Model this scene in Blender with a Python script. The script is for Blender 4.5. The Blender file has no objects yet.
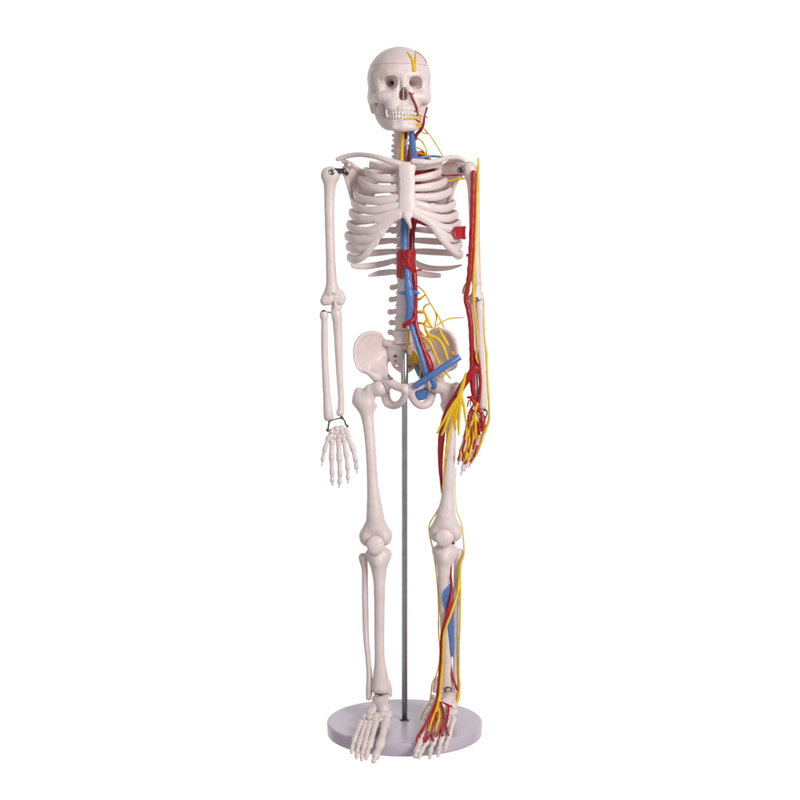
import bpy, math, random
import numpy as np
from mathutils import Vector
from mathutils.bvhtree import BVHTree
random.seed(4)
# ------------------------------------------------------------------ units
# Modelling unit = 1.25 mm (800 per metre). x right, y depth (away from the front), z up, 0 = chest height.
UN = 800.0; D0 = 1600.0; FLOOR = -460.0; TH = 13.0
def P(u, v, d):
    k = (D0 + d) / D0
    return np.array([(u - 400) * k, d, (260 - v) * k], float)
sc = bpy.context.scene
col = sc.collection

# ------------------------------------------------------------------ materials
def mat(name, base, rough=.45, metal=0., sss=0., bump=0., bscale=400., var=0., vscale=60., coat=0., tint=None):
    m = bpy.data.materials.new(name); m.use_nodes = True
    nt = m.node_tree; b = nt.nodes['Principled BSDF']
    b.inputs['Base Color'].default_value = (*base, 1)
    b.inputs['Roughness'].default_value = rough
    b.inputs['Metallic'].default_value = metal
    if coat:
        b.inputs['Coat Weight'].default_value = coat; b.inputs['Coat Roughness'].default_value = .15
    if sss:
        b.inputs['Subsurface Weight'].default_value = sss
        b.inputs['Subsurface Radius'].default_value = (1., .55, .4)
        b.inputs['Subsurface Scale'].default_value = .0022
    tc = nt.nodes.new('ShaderNodeTexCoord')
    if var:
        n = nt.nodes.new('ShaderNodeTexNoise'); n.inputs['Scale'].default_value = vscale
        n.inputs['Detail'].default_value = 5
        nt.links.new(tc.outputs['Object'], n.inputs['Vector'])
        r = nt.nodes.new('ShaderNodeMix'); r.data_type = 'RGBA'
        t = tint or tuple(c * (1 - var) for c in base)
        r.inputs['A'].default_value = (*base, 1); r.inputs['B'].default_value = (*t, 1)
        mr = nt.nodes.new('ShaderNodeMapRange')
        mr.inputs['From Min'].default_value = .38; mr.inputs['From Max'].default_value = .68
        nt.links.new(n.outputs['Fac'], mr.inputs['Value'])
        nt.links.new(mr.outputs['Result'], r.inputs['Factor'])
        nt.links.new(r.outputs['Result'], b.inputs['Base Color'])
    if bump:
        n2 = nt.nodes.new('ShaderNodeTexNoise'); n2.inputs['Scale'].default_value = bscale
        n2.inputs['Detail'].default_value = 4
        nt.links.new(tc.outputs['Object'], n2.inputs['Vector'])
        bp = nt.nodes.new('ShaderNodeBump'); bp.inputs['Strength'].default_value = bump
        bp.inputs['Distance'].default_value = .001
        nt.links.new(n2.outputs['Fac'], bp.inputs['Height'])
        nt.links.new(bp.outputs['Normal'], b.inputs['Normal'])
    return m
BONE = mat('bone_plastic', (.79, .67, .66), .40, sss=.06, bump=.35, bscale=380, var=.1, vscale=45, tint=(.74, .61, .58))
TOOTH = mat('tooth_enamel', (.80, .70, .68), .3)
RED = mat('artery_red', (.45, .003, .013), .34, bump=.25, bscale=260, var=.25, vscale=70, coat=.15)
YEL = mat('nerve_yellow', (.87, .57, .008), .36, bump=.2, bscale=300, var=.25, vscale=60, tint=(.78, .44, .008), coat=.1)
BLU = mat('vein_blue', (.09, .20, .50), .36, bump=.2, bscale=260, var=.25, vscale=60, coat=.3)
STEEL = mat('dark_steel', (.13, .125, .12), .34, metal=1.)
CHROME = mat('chrome', (.42, .40, .39), .18, metal=1.)
ZINC = mat('zinc_pole', (.50, .52, .54), .3, metal=.95, bump=.15, bscale=500, var=.15, vscale=160)
BASE = mat('lilac_grey_plastic', (.585, .495, .59), .27, bump=.12, bscale=900, var=.05, vscale=25)

# ------------------------------------------------------------------ mesh plumbing
ROOT = None
def link(name, co, quads, m, parent):
    """co: (n,3) in modelling units; quads: list of faces or (m,4) int array"""
    co = np.asarray(co, float)
    me = bpy.data.meshes.new(name)
    w = co / UN
    w[:, 2] += (-FLOOR + TH) / UN
    if isinstance(quads, np.ndarray):
        n = len(quads)
        me.vertices.add(len(w)); me.vertices.foreach_set('co', w.astype(np.float32).ravel())
        me.loops.add(n * 4); me.loops.foreach_set('vertex_index', quads.astype(np.int32).ravel())
        me.polygons.add(n)
        me.polygons.foreach_set('loop_start', np.arange(0, n * 4, 4, dtype=np.int32))
        me.polygons.foreach_set('loop_total', np.full(n, 4, dtype=np.int32))
        me.update(calc_edges=True)
    else:
        me.from_pydata(w.tolist(), [], quads); me.update()
    me.polygons.foreach_set('use_smooth', np.ones(len(me.polygons), dtype=bool))
    me.materials.append(m)
    o = bpy.data.objects.new(name, me); col.objects.link(o)
    if parent is not None:
        o.parent = parent
        if parent.type == 'EMPTY': o.matrix_parent_inverse.translation = -parent.location
        else: o.matrix_parent_inverse = parent.matrix_parent_inverse.inverted() @ parent.matrix_parent_inverse
    return o
TREES = {}
def remember(key, co, quads):
    TREES.setdefault(key, []).append(BVHTree.FromPolygons([tuple(c) for c in co], [tuple(int(i) for i in q) for q in quads]))
def lay(key, pts, lift=.6):
    """(u,v,r) points laid on the remembered surfaces -> (x,y,z,r)"""
    eye = Vector((0, -D0, 0)); out = []; last = None; ds = []
    for p in pts:
        q = P(p[0], p[1], 0); dr = (Vector(q) - eye).normalized(); best = None
        for t in TREES[key]:
            h = t.ray_cast(eye, dr)
            if h[0] is not None and (best is None or h[0].y < best): best = h[0].y
        ds.append(best)
    known = [i for i, b in enumerate(ds) if b is not None]
    for i, p in enumerate(pts):
        b = ds[i]
        if b is None: b = ds[min(known, key=lambda j: abs(j - i))] + 2.0 if known else 0
        out.append((p[0], p[1], b - lift - p[2] * .5, p[2]))
    return out

# ------------------------------------------------------------------ swept tubes
def spline(pts, step=1.2):
    pts = [np.array(p, float) for p in pts]
    if len(pts) == 2: pts = [pts[0], (pts[0] + pts[1]) / 2, pts[1]]
    a = [2 * pts[0] - pts[1]] + pts + [2 * pts[-1] - pts[-2]]
    out = []
    for i in range(1, len(a) - 2):
        p0, p1, p2, p3 = a[i - 1:i + 3]
        n = max(2, int(np.linalg.norm((p2 - p1)[:3]) / step))
        for j in range(n):
            t = j / n
            out.append(.5 * ((2 * p1) + (-p0 + p2) * t + (2 * p0 - 5 * p1 + 4 * p2 - p3) * t * t + (-p0 + 3 * p1 - 3 * p2 + p3) * t ** 3))
    out.append(a[-2]); return np.array(out)
def tube(pts, sides=12, flat=None, wob=.0, step=1.2):
    """pts (u,v,d,r[,r2]) -> verts, faces. With r2, r is the half height (up axis), r2 the half thickness."""
    w = [np.r_[P(*p[:3]), p[3:]] for p in pts]
    c = spline(w, step); c[:, 3:] = np.maximum(c[:, 3:], .25)
    pos = c[:, :3]; n = len(pos)
    tan = np.gradient(pos, axis=0); tan /= np.linalg.norm(tan, axis=1)[:, None] + 1e-9
    two = c.shape[1] > 4
    vs = []; fs = []
    nrm = None
    rings = []
    for i in range(n):
        t = tan[i]
        if two:
            up = np.array([0, 0, 1.]) if flat is None else np.array(flat, float)
            a = up - t * (up @ t)
        elif nrm is None:
            a = np.cross(t, [0.3, 1, .2])
        else: a = nrm - t * (nrm @ t)
        a /= np.linalg.norm(a) + 1e-9; nrm = a
        b = np.cross(t, a)
        r1 = c[i, 3]; r2 = c[i, 4] if two else r1
        if wob: r1 *= 1 + wob * math.sin(i * .7 + pos[0, 0]) * .5 + wob * (random.random() - .5)
        rings.append((pos[i], t, a, b, r1, r2))
    caps0 = [(-.92, .38), (-.7, .7), (-.38, .92)]
    full = []
    p, t, a, b, r1, r2 = rings[0]; rm = min(r1, r2)
    for (o, s) in caps0: full.append((p + t * rm * o, a, b, r1 * s, r2 * s))
    for (p, t, a, b, r1, r2) in rings: full.append((p, a, b, r1, r2))
    p, t, a, b, r1, r2 = rings[-1]; rm = min(r1, r2)
    for (o, s) in caps0[::-1]: full.append((p - t * rm * o, a, b, r1 * s, r2 * s))
    for (p, a, b, r1, r2) in full:
        for k in range(sides):
            g = 2 * math.pi * k / sides
            vs.append(p + a * r1 * math.cos(g) + b * r2 * math.sin(g))
    m = len(full)
    for i in range(m - 1):
        for k in range(sides):
            k2 = (k + 1) % sides
            fs.append((i * sides + k, i * sides + k2, (i + 1) * sides + k2, (i + 1) * sides + k))
    fs.append(tuple(range(sides))[::-1]); fs.append(tuple((m - 1) * sides + k for k in range(sides)))
    return vs, fs
def tubes(name, lists, m, parent, **kw):
    V = []; F = []
    for L in lists:
        v, f = tube(L, **kw); o = len(V); V += v; F += [tuple(i + o for i in q) for q in f]
    return link(name, V, F, m, parent)

# ------------------------------------------------------------------ implicit solids (smooth unions), meshed by surface nets
class Solid:
    def __init__(s): s.ops = []
    def seg(s, a, b, ra, rb, k=2., op='u', sy=1.):
        a = np.array(a, float); b = np.array(b, float); R = max(ra, rb) * max(1, 1 / sy)
        lo = np.minimum(a, b) - R; hi = np.maximum(a, b) + R
        def f(X, Y, Z):
            Ys = a[1] + (Y - a[1]) * sy
            bb = b.copy(); bb[1] = a[1] + (b[1] - a[1]) * sy
            d = bb - a; L = d @ d + 1e-9
            t = np.clip(((X - a[0]) * d[0] + (Ys - a[1]) * d[1] + (Z - a[2]) * d[2]) / L, 0, 1)
            q = np.sqrt((X - a[0] - t * d[0]) ** 2 + (Ys - a[1] - t * d[1]) ** 2 + (Z - a[2] - t * d[2]) ** 2)
            return q - (ra + (rb - ra) * t)
        s.ops.append((f, lo, hi, k, op)); return s
    def chain(s, pts, k=2., op='u', raw=False, smooth=True, sy=1., step=4.):
        w = [np.r_[p[:3], p[3]] if raw else np.r_[P(*p[:3]), p[3]] for p in pts]
        c = spline(w, step) if smooth and len(w) > 2 else w
        c = np.array(c); R = c[:, 3].max() * max(1, 1 / sy)
        def f(X, Y, Z, c=c, sy=sy):
            out = None
            y0 = c[0][1]; Ys = y0 + (Y - y0) * sy
            shp = np.broadcast_shapes(X.shape, Y.shape, Z.shape); out = np.full(shp, 60., np.float32)
            x1, y1, z1 = X.ravel(), Ys.ravel(), Z.ravel(); mg = 9.
            for i in range(len(c) - 1):
                a = c[i][:3].copy(); b = c[i + 1][:3].copy(); ra = c[i][3]; rb = c[i + 1][3]
                a[1] = y0 + (a[1] - y0) * sy; b[1] = y0 + (b[1] - y0) * sy
                lo = np.minimum(a, b) - max(ra, rb) - mg; hi = np.maximum(a, b) + max(ra, rb) + mg
                i0, i1 = np.searchsorted(x1, (lo[0], hi[0])); j0, j1 = np.searchsorted(y1, (lo[1], hi[1])); k0, k1 = np.searchsorted(z1, (lo[2], hi[2]))
                if i1 <= i0 or j1 <= j0 or k1 <= k0: continue
                x = X[i0:i1]; y = Ys[:, j0:j1]; z = Z[:, :, k0:k1]
                d = b - a; L = d @ d + 1e-9
                pr = ((x - a[0]) * d[0] + (y - a[1]) * d[1] + (z - a[2]) * d[2]) / L
                sl = (rb - ra) / math.sqrt(L)
                if abs(sl) > .01:
                    sl = max(-.9, min(.9, sl)); pp = np.sqrt(np.maximum((x - a[0]) ** 2 + (y - a[1]) ** 2 + (z - a[2]) ** 2 - pr * pr * L, 0))
                    pr = pr + pp * (sl / math.sqrt(1 - sl * sl) / math.sqrt(L))
                t = np.clip(pr, 0, 1)
                q = np.sqrt((x - a[0] - t * d[0]) ** 2 + (y - a[1] - t * d[1]) ** 2 + (z - a[2] - t * d[2]) ** 2) - (ra + (rb - ra) * t)
                out[i0:i1, j0:j1, k0:k1] = np.minimum(out[i0:i1, j0:j1, k0:k1], q)
            return out
        s.ops.append((f, c[:, :3].min(0) - R, c[:, :3].max(0) + R, k, op)); return s
    def ell(s, c, r, k=2., op='u', raw=False, rz=0., ry=0.):
        c = np.array(c, float) if raw else P(*c); r = np.array(r, float); R = max(r)
        cz, sz = math.cos(rz), math.sin(rz); cy, sy_ = math.cos(ry), math.sin(ry)
        def f(X, Y, Z):
            x = X - c[0]; y = Y - c[1]; z = Z - c[2]
            if rz: x, y = x * cz + y * sz, -x * sz + y * cz
            if ry: x, z = x * cy + z * sy_, -x * sy_ + z * cy
            k0 = np.sqrt((x / r[0]) ** 2 + (y / r[1]) ** 2 + (z / r[2]) ** 2)
            k1 = np.sqrt((x / r[0] ** 2) ** 2 + (y / r[1] ** 2) ** 2 + (z / r[2] ** 2) ** 2) + 1e-6
            return k0 * (k0 - 1) / k1
        s.ops.append((f, c - R, c + R, k, op)); return s
    def box(s, c, h, rad=1., k=2., op='u', raw=False):
        c = np.array(c, float) if raw else P(*c); h = np.array(h, float)
        def f(X, Y, Z):
            qx = np.abs(X - c[0]) - h[0] + rad; qy = np.abs(Y - c[1]) - h[1] + rad; qz = np.abs(Z - c[2]) - h[2] + rad
            return np.sqrt(np.maximum(qx, 0) ** 2 + np.maximum(qy, 0) ** 2 + np.maximum(qz, 0) ** 2) + np.minimum(np.maximum(np.maximum(qx, qy), qz), 0) - rad
        s.ops.append((f, c - h, c + h, k, op)); return s
    def plate(s, poly, yf, th, k=2., op='u', slope=1., dm=0., rnd=1.5):
        """poly of (u,v) outline seen from the front at depth dm; yf(x,z) centre depth; th half thickness"""
        pg = np.array([P(u, v, dm)[[0, 2]] for u, v in poly])
        pg = smooth_poly(pg)
        lo = np.array([pg[:, 0].min() - th, -60, pg[:, 1].min() - th]); hi = np.array([pg[:, 0].max() + th, 60, pg[:, 1].max() + th])
        def f(X, Y, Z):
            x = X[:, :, :] + 0 * Z; z = Z + 0 * X
            x2 = x[:, 0, :]; z2 = z[:, 0, :]
            d = np.full(x2.shape, 1e9); sg = np.ones(x2.shape)
            n = len(pg)
            for i in range(n):
                a = pg[i]; b = pg[i - 1]; e = b - a
                wx = x2 - a[0]; wz = z2 - a[1]
                t = np.clip((wx * e[0] + wz * e[1]) / (e @ e + 1e-9), 0, 1)
                d = np.minimum(d, (wx - e[0] * t) ** 2 + (wz - e[1] * t) ** 2)
                c1 = z2 >= a[1]; c2 = z2 < b[1]; c3 = e[0] * wz > e[1] * wx
                fl = (c1 & c2 & c3) | (~c1 & ~c2 & ~c3); sg = np.where(fl, -sg, sg)
            pd = (sg * np.sqrt(d))[:, None, :] + rnd
            yy = (np.abs(Y - yf(x, z)) / slope) - th + rnd
            return np.sqrt(np.maximum(pd, 0) ** 2 + np.maximum(yy, 0) ** 2) + np.minimum(np.maximum(pd, yy), 0) - rnd
        # depth bounds from the outline
        ys = [float(yf(np.array([[[p[0]]]]), np.array([[[p[1]]]])).ravel()[0]) for p in pg]
        cx = pg.mean(0); ys.append(float(yf(np.array([[[cx[0]]]]), np.array([[[cx[1]]]])).ravel()[0]))
        lo[1] = min(ys) - th * slope - 6; hi[1] = max(ys) + th * slope + 6
        s.ops.append((f, lo, hi, k, op)); return s
    def cut(s, axis, val, keep):  # keep: +1 keeps greater side
        def f(X, Y, Z):
            A = (X, Y, Z)[axis]
            return (val - A) * keep if True else 0
        s.ops.append((f, None, None, .4, 'i')); return s
    def mesh(s, res=.5, noise=0., rot=None, smooth=1, nscale=.35):
        los = [o[1] for o in s.ops if o[4] == 'u' and o[1] is not None]; his = [o[2] for o in s.ops if o[4] == 'u' and o[1] is not None]
        lo = np.min(los, 0) - 3 * res - 1.5; hi = np.max(his, 0) + 3 * res + 1.5
        N = np.ceil((hi - lo) / res).astype(int) + 1
        ax = [lo[i] + res * np.arange(N[i]) for i in range(3)]
        D = np.full(N, 50., np.float32)
        for f, l, h, k, op in s.ops:
            if l is None: sl = [slice(0, N[i]) for i in range(3)]
            else:
                m = k + 2 * res + .5
                sl = [slice(max(0, int((l[i] - m - lo[i]) / res)), max(0, min(N[i], int((h[i] + m - lo[i]) / res) + 2))) for i in range(3)]
            if any(q.stop <= q.start for q in sl): continue
            X = ax[0][sl[0]][:, None, None]; Y = ax[1][sl[1]][None, :, None]; Z = ax[2][sl[2]][None, None, :]
            d = f(X, Y, Z).astype(np.float32); E = D[sl[0], sl[1], sl[2]]
            d = np.broadcast_to(d, E.shape)
            if op == 'u':
                hh = np.maximum(k - np.abs(E - d), 0) / k; R = np.minimum(E, d) - hh * hh * k * .25
            elif op == 's':
                d = -d; hh = np.maximum(k - np.abs(E - d), 0) / k; R = np.maximum(E, d) + hh * hh * k * .25
            else:
                R = np.maximum(E, d)
            D[sl[0], sl[1], sl[2]] = R
        if noise:
            X = ax[0][:, None, None]; Y = ax[1][None, :, None]; Z = ax[2][None, None, :]
            q = nscale
            D += noise * (np.sin(X * q + 1.3 * np.sin(Z * q * .8)) * np.sin(Y * q * 1.1 + 2 * np.sin(X * q * .5)) * np.sin(Z * q * .9 + .7) +
                          .5 * np.sin(X * q * 2.3 + Z * q) * np.sin(Y * q * 2.1 + X) * np.sin(Z * q * 1.9 + 2)).astype(np.float32)
        co, qd = nets(D, lo, res)
        for _ in range(4 * smooth): co = relax(relax(co, qd, .55), qd, -.57)
        if rot is not None: co = rot(co)
        return co, qd
    def build(s, name, parent, res=.5, m=None, key=None, **kw):
        co, qd = s.mesh(res, **kw)
        for kk in ([key] if isinstance(key, str) else (key or [])): remember(kk, co, qd)
        return link(name, co, qd, m or BONE, parent)
def smooth_poly(pg, n=4):
    N = len(pg); out = []
    for i in range(N):
        p0, p1, p2, p3 = pg[i - 1], pg[i], pg[(i + 1) % N], pg[(i + 2) % N]
        for j in range(n):
            t = j / n
            out.append(.5 * ((2 * p1) + (-p0 + p2) * t + (2 * p0 - 5 * p1 + 4 * p2 - p3) * t * t + (-p0 + 3 * p1 - 3 * p2 + p3) * t ** 3))
    return np.array(out)
def nets(D, lo, res):
    S = D < 0
    c = np.zeros(np.array(D.shape) - 1, np.int8)
    for i in (0, 1):
        for j in (0, 1):
            for k in (0, 1):
                c += S[i:D.shape[0] - 1 + i, j:D.shape[1] - 1 + j, k:D.shape[2] - 1 + k]
    act = (c > 0) & (c < 8); I = np.argwhere(act)
    idx = np.full(c.shape, -1, np.int32); idx[act] = np.arange(len(I))
    acc = np.zeros((len(I), 3)); cnt = np.zeros(len(I))
    for a in range(3):
        o1, o2 = [q for q in range(3) if q != a]
        for x in (0, 1):
            for y in (0, 1):
                p = I.copy(); p[:, o1] += x; p[:, o2] += y; q = p.copy(); q[:, a] += 1
                da = D[p[:, 0], p[:, 1], p[:, 2]]; db = D[q[:, 0], q[:, 1], q[:, 2]]
                m = (da < 0) != (db < 0)
                t = np.where(m, da / np.where(m, da - db, 1), 0)
                pos = p.astype(float); pos[:, a] += t
                acc[m] += pos[m]; cnt[m] += 1
    co = lo + acc / cnt[:, None] * res
    Q = []
    for a in range(3):
        s0 = [slice(None)] * 3; s1 = [slice(None)] * 3
        s0[a] = slice(0, -1); s1[a] = slice(1, None)
        A = S[tuple(s0)]; B = S[tuple(s1)]
        E = np.argwhere(A != B)
        o1, o2 = (a + 1) % 3, (a + 2) % 3
        ok = (E[:, o1] > 0) & (E[:, o2] > 0) & (E[:, o1] < D.shape[o1] - 1) & (E[:, o2] < D.shape[o2] - 1)
        E = E[ok]; ins = A[E[:, 0], E[:, 1], E[:, 2]]
        def cell(d1, d2):
            q = E.copy(); q[:, o1] -= d1; q[:, o2] -= d2; return idx[q[:, 0], q[:, 1], q[:, 2]]
        quad = np.stack([cell(1, 1), cell(0, 1), cell(0, 0), cell(1, 0)], 1)
        quad[~ins] = quad[~ins][:, ::-1]; Q.append(quad)
    return co, np.concatenate(Q)
def relax(co, q, w=.5):
    s = np.zeros_like(co); n = np.zeros(len(co))
    for a, b in ((0, 1), (1, 2), (2, 3), (3, 0)):
        for i, j in ((a, b), (b, a)):
            for ax in range(3): s[:, ax] += np.bincount(q[:, i], weights=co[q[:, j], ax], minlength=len(co))
            n += np.bincount(q[:, i], minlength=len(co))
    return co * (1 - w) + w * s / np.maximum(n, 1)[:, None]

def digit(joints, r, key=None):
    """finger or toe as a row of waisted bones; joints (u,v,d); r = knuckle radius list"""
    s = Solid()
    for i in range(len(joints) - 1):
        a = np.array(joints[i], float); b = np.array(joints[i + 1], float)
        ra, rb = r[i], r[i + 1]; e = .1
        q0 = a + (b - a) * e; q1 = a + (b - a) * (1 - e)
        m1 = a + (b - a) * .35; m2 = a + (b - a) * .65
        rm = min(ra, rb) * .8
        s.chain([(*q0, ra), (*m1, rm), (*m2, rm * .95), (*q1, rb * .95)], k=.5, smooth=False)
    return s

# ================================================================== things
ROOT = bpy.data.objects.new('anatomical_skeleton', None); col.objects.link(ROOT)
ROOT.location = (.0056, 0, TH / UN)
ROOT['label'] = 'small white plastic human skeleton with red arteries, blue veins and yellow nerves on one side'
ROOT['category'] = 'skeleton model'
STAND = bpy.data.objects.new('display_stand', None); col.objects.link(STAND)
STAND.location = (.0056, 0, 0)
STAND['label'] = 'round lilac grey base with a thin metal pole holding up the skeleton'
STAND['category'] = 'stand'

# ---- stand
def lathe(name, prof, c, m, parent, n=160):
    V = []; F = []
    for r, z in prof:
        for k in range(n):
            g = 2 * math.pi * k / n; V.append((c[0] + r * math.cos(g), c[1] + r * math.sin(g), z))
    for i in range(len(prof) - 1):
        for k in range(n):
            k2 = (k + 1) % n; F.append((i * n + k, i * n + k2, (i + 1) * n + k2, (i + 1) * n + k))
    F.append(tuple(range(n))[::-1]); F.append(tuple((len(prof) - 1) * n + k for k in range(n)))
    return link(name, V, F, m, parent)
R = 77.6; CX = 4.6; z0 = FLOOR - TH
disc = lathe('base', [(R - 2.2, z0), (R - 1.6, z0), (R - .7, z0 + .6), (R - .6, z0 + 1.4), (R, FLOOR - 2.2), (R - .25, FLOOR - 1.1), (R - .9, FLOOR - .3), (R - 1.9, FLOOR), (R - 2.6, FLOOR), (20, FLOOR)], (CX, 0), BASE, STAND)
PX = 4.6
zt = P(0, 352, 0)[2]
lathe('pole', [(2.3, FLOOR - 3), (2.8, FLOOR - 2.9), (2.8, zt - 36), (2.8, zt - 30)], (PX, 0), ZINC, STAND, 40)
lathe('pole_sleeve', [(2.7, zt - 41), (3.6, zt - 41), (3.7, zt - 40), (3.7, zt - 3), (3.1, zt - 2), (3.1, zt + 2)], (PX, 0), CHROME, STAND, 40)
lathe('collar', [(5.0, FLOOR + .05), (5.0, FLOOR + .5), (4.4, FLOOR + .9), (2.9, FLOOR + 1.0)], (PX, 0), STEEL, STAND, 40)

# ---- skull (own frame, then turned)
YAW = math.radians(6.5)
def skull_rot(c):
    x, y, z = c[:, 0], c[:, 1], c[:, 2]; o = np.array(P(399.6, 83, 2))
    return np.stack([x * math.cos(YAW) - y * math.sin(YAW) + o[0], x * math.sin(YAW) + y * math.cos(YAW) + o[1], z + o[2]], 1)
ZS = P(0, 83, 2)[2]
def zf(v, y): return (260 - v) * (1 + (y + 2) / D0) - ZS
def sc_(L):  # (x, v, y, r) -> (x, y, z, r)
    return [(x, y, zf(v, y), r) for x, v, y, r in L]
def skull_solid():
    s = Solid()
    s.ell((0, 9, 5.5), (31.4, 39, 30.6), raw=True)
    s.ell((0, -4, 6), (28, 30, 27), 8, raw=True)
    s.ell((0, -18, -5), (22, 12, 12), 6, raw=True)
    s.ell((0, -22, zf(101, -22)), (15.5, 11, 14), 6, raw=True)
    s.chain(sc_([(-22, 76, -20, 3.4), (-14, 73.6, -28, 3.6), (-5, 74.6, -31.5, 3.4), (0, 75.4, -31.8, 3.2), (5, 74.6, -31.5, 3.4), (14, 73.6, -28, 3.6), (22, 76, -20, 3.4)]), 5, raw=True)
    for q in (-1, 1):
        s.chain(sc_([(q * 22, 76, -20, 3), (q * 22.6, 82, -20, 3), (q * 21.5, 90, -22.5, 3.8)]), 3, raw=True)
        s.chain(sc_([(q * 8, 95, -29.5, 3.6), (q * 14, 96.5, -29, 5), (q * 20, 97.5, -24.5, 6), (q * 24, 98, -15, 4.9), (q * 25.6, 98, -4, 4.0), (q * 26, 98, 8, 4)]), 4, raw=True)
        s.ell((q * 26, 2, -12), (5, 14, 9), 6, raw=True)
        s.chain(sc_([(q * 5.8, 86, -31.5, 2.4), (q * 7, 93, -31, 3), (q * 9.5, 101, -30.5, 3.4), (q * 10, 108, -30, 3)]), 4, raw=True)
        s.ell((q * 12, -26, zf(105, -26)), (5, 6, 7), 4, raw=True)
        s.chain([(q * 25, 12, -18, 5), (q * 24, 15, -27, 3.5)], 4, raw=True)
        s.ell((q * 30.5, -15, zf(83, -15)), (4.2, 6, 9), 4, 's', raw=True)
        s.ell((q * 22.5, -10, zf(108, -10)), (5.5, 9, 5.5), 2, 's', raw=True)
        s.box((q * 12.6, -32, zf(82.4, -32)), (6.9, 11.5, 6.3), 5.4, .6, 's', raw=True)
        s.seg((q * 12.2, -22, zf(82.6, -22)), (q * 9.5, -12, zf(83.4, -12)), 5.0, 2.2, 1.5, 's')
        s.seg((q * 9.6, -17, zf(83, -17)), (q * 7, -2, zf(83, -2)), 1.7, 1.5, .5, 's')
        s.seg((q * 12.5, -21, zf(86, -21)), (q * 15.5, -19.5, zf(87.5, -19)), .8, .8, .5, 's')
    s.chain(sc_([(0, 77, -32, 3), (0, 83.5, -34.6, 2.6), (0, 87, -35.5, 2.2)]), 2.5, raw=True, smooth=False)
    s.ell((0, -35, zf(93.6, -35)), (4.2, 15, 6.2), .5, 's', raw=True)
    s.ell((0, -35, zf(96.5, -35)), (4.3, 13, 3.8), .5, 's', raw=True)
    s.box((.35, -26, zf(94, -26)), (.42, 6.5, 7), .3, .4, raw=True)
    s.ell((0, -10, -40), (10, 18, 9), 2, 's', raw=True)
    s.box((0, 24, -40), (40, 30, 9), 1, 3, 's', raw=True)
    s.chain([(13 * math.sin(a), -19.5 - 12.8 * math.cos(a), zf(108.4, -30), 2.9) for a in np.linspace(-1.35, 1.35, 13)], 2, raw=True)
    for i in range(9):
        a = math.radians(-68 + 17 * i); x = 13.4 * math.sin(a); y = -20 - 13.6 * math.cos(a)
        s.seg((x, y, zf(107, y)), (x, y, zf(112.2, y)), .9, 1.5, 1.6)
    return s
CUT = 15.8
s = skull_solid(); s.cut(2, CUT, -1)
skull = s.build('skull', ROOT, .45, key='head', noise=.12, rot=skull_rot)
s = Solid(); s.ell((0, 9, 5.5), (31.4, 39, 30.6), raw=True); s.ell((0, -4, 6), (28, 30, 27), 8, raw=True); s.cut(2, CUT + .1, 1)
s.build('skull_cap', skull, .45, key='head', noise=.12, rot=skull_rot)
def suture(name, pts):
    w = [(p[0], p[1], .26) for p in pts]
    tubes(name, [[(a[0], a[1], a[2] + .33, a[3]) for a in lay('head', w, 0)]], SUT, skull, step=.8, wob=.8, sides=6)
SUT = mat('suture_line', (.62, .50, .47), .6)
suture('suture', [(372.5, 72.8), (374.5, 71), (377.5, 69.8), (380, 69), (383, 67.2)])
suture('suture', [(384, 67.5), (383.8, 72), (383.2, 77), (382.6, 80)])
suture('suture', [(372, 90), (376, 92.5), (380, 92.8)])
suture('suture', [(424, 70), (426, 74), (426.6, 79)])
# lower jaw
s = Solid()
for q in (-1, 1):
    s.chain(sc_([(q * 24.6, 100, 6, 3), (q * 23.4, 106, 4, 3.2), (q * 21.2, 115, 1, 3.6), (q * 18.4, 121.5, -6, 4), (q * 14.8, 126, -17, 4), (q * 9, 126.8, -27, 3.9), (0, 127, -30.8, 3.9)]), 2, raw=True)
    s.chain(sc_([(q * 19, 109, -4, 4.0), (q * 17.8, 116.5, -6, 4.0), (q * 16, 120.5, -13, 3.4), (q * 12.6, 121.4, -21, 3.2), (q * 7.5, 121.6, -28.6, 3.2), (0, 121.8, -31.4, 3.1)]), 4, raw=True)
    s.chain(sc_([(q * 19, 109, -5, 3.9), (q * 19.6, 100, -8, 2.8)]), 3, raw=True)
    s.ell((q * 7, -30.5, zf(127.5, -30)), (5, 4, 3.4), 3, raw=True)
s.ell((0, -32, zf(126.4, -32)), (6, 3.8, 4.6), 3, raw=True)
jaw = s.build('lower_jaw', skull, .45, key=['head', 'jaw'], noise=.1, rot=skull_rot)
def teeth(name, vg, vt, R0, n, w0):
    s = Solid()
    for i in range(n):
        f = (i - (n - 1) / 2) / ((n - 1) / 2); a = f * math.radians(82)
        x = R0 * math.sin(a); y = -20 - R0 * 1.02 * math.cos(a)
        w = w0 * (1.12 if abs(f) < .1 else .95 if abs(f) < .45 else 1.08)
        s.seg((x, y, zf(vg, y)), (x, y, zf(vt, y)), w * .86, w * .92, .3)
        s.seg((x * .88, y + 1.0, zf(vg, y)), (x * .88, y + 1.0, zf(vt, y)), w, w, .6)
    return s.build(name, skull, .3, TOOTH, key='head', rot=skull_rot, smooth=0)
teeth('upper_teeth', 112.3, 113.9, 13.9, 14, 1.42)
teeth('lower_teeth', 118.0, 117.0, 13.3, 14, 1.34)

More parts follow.
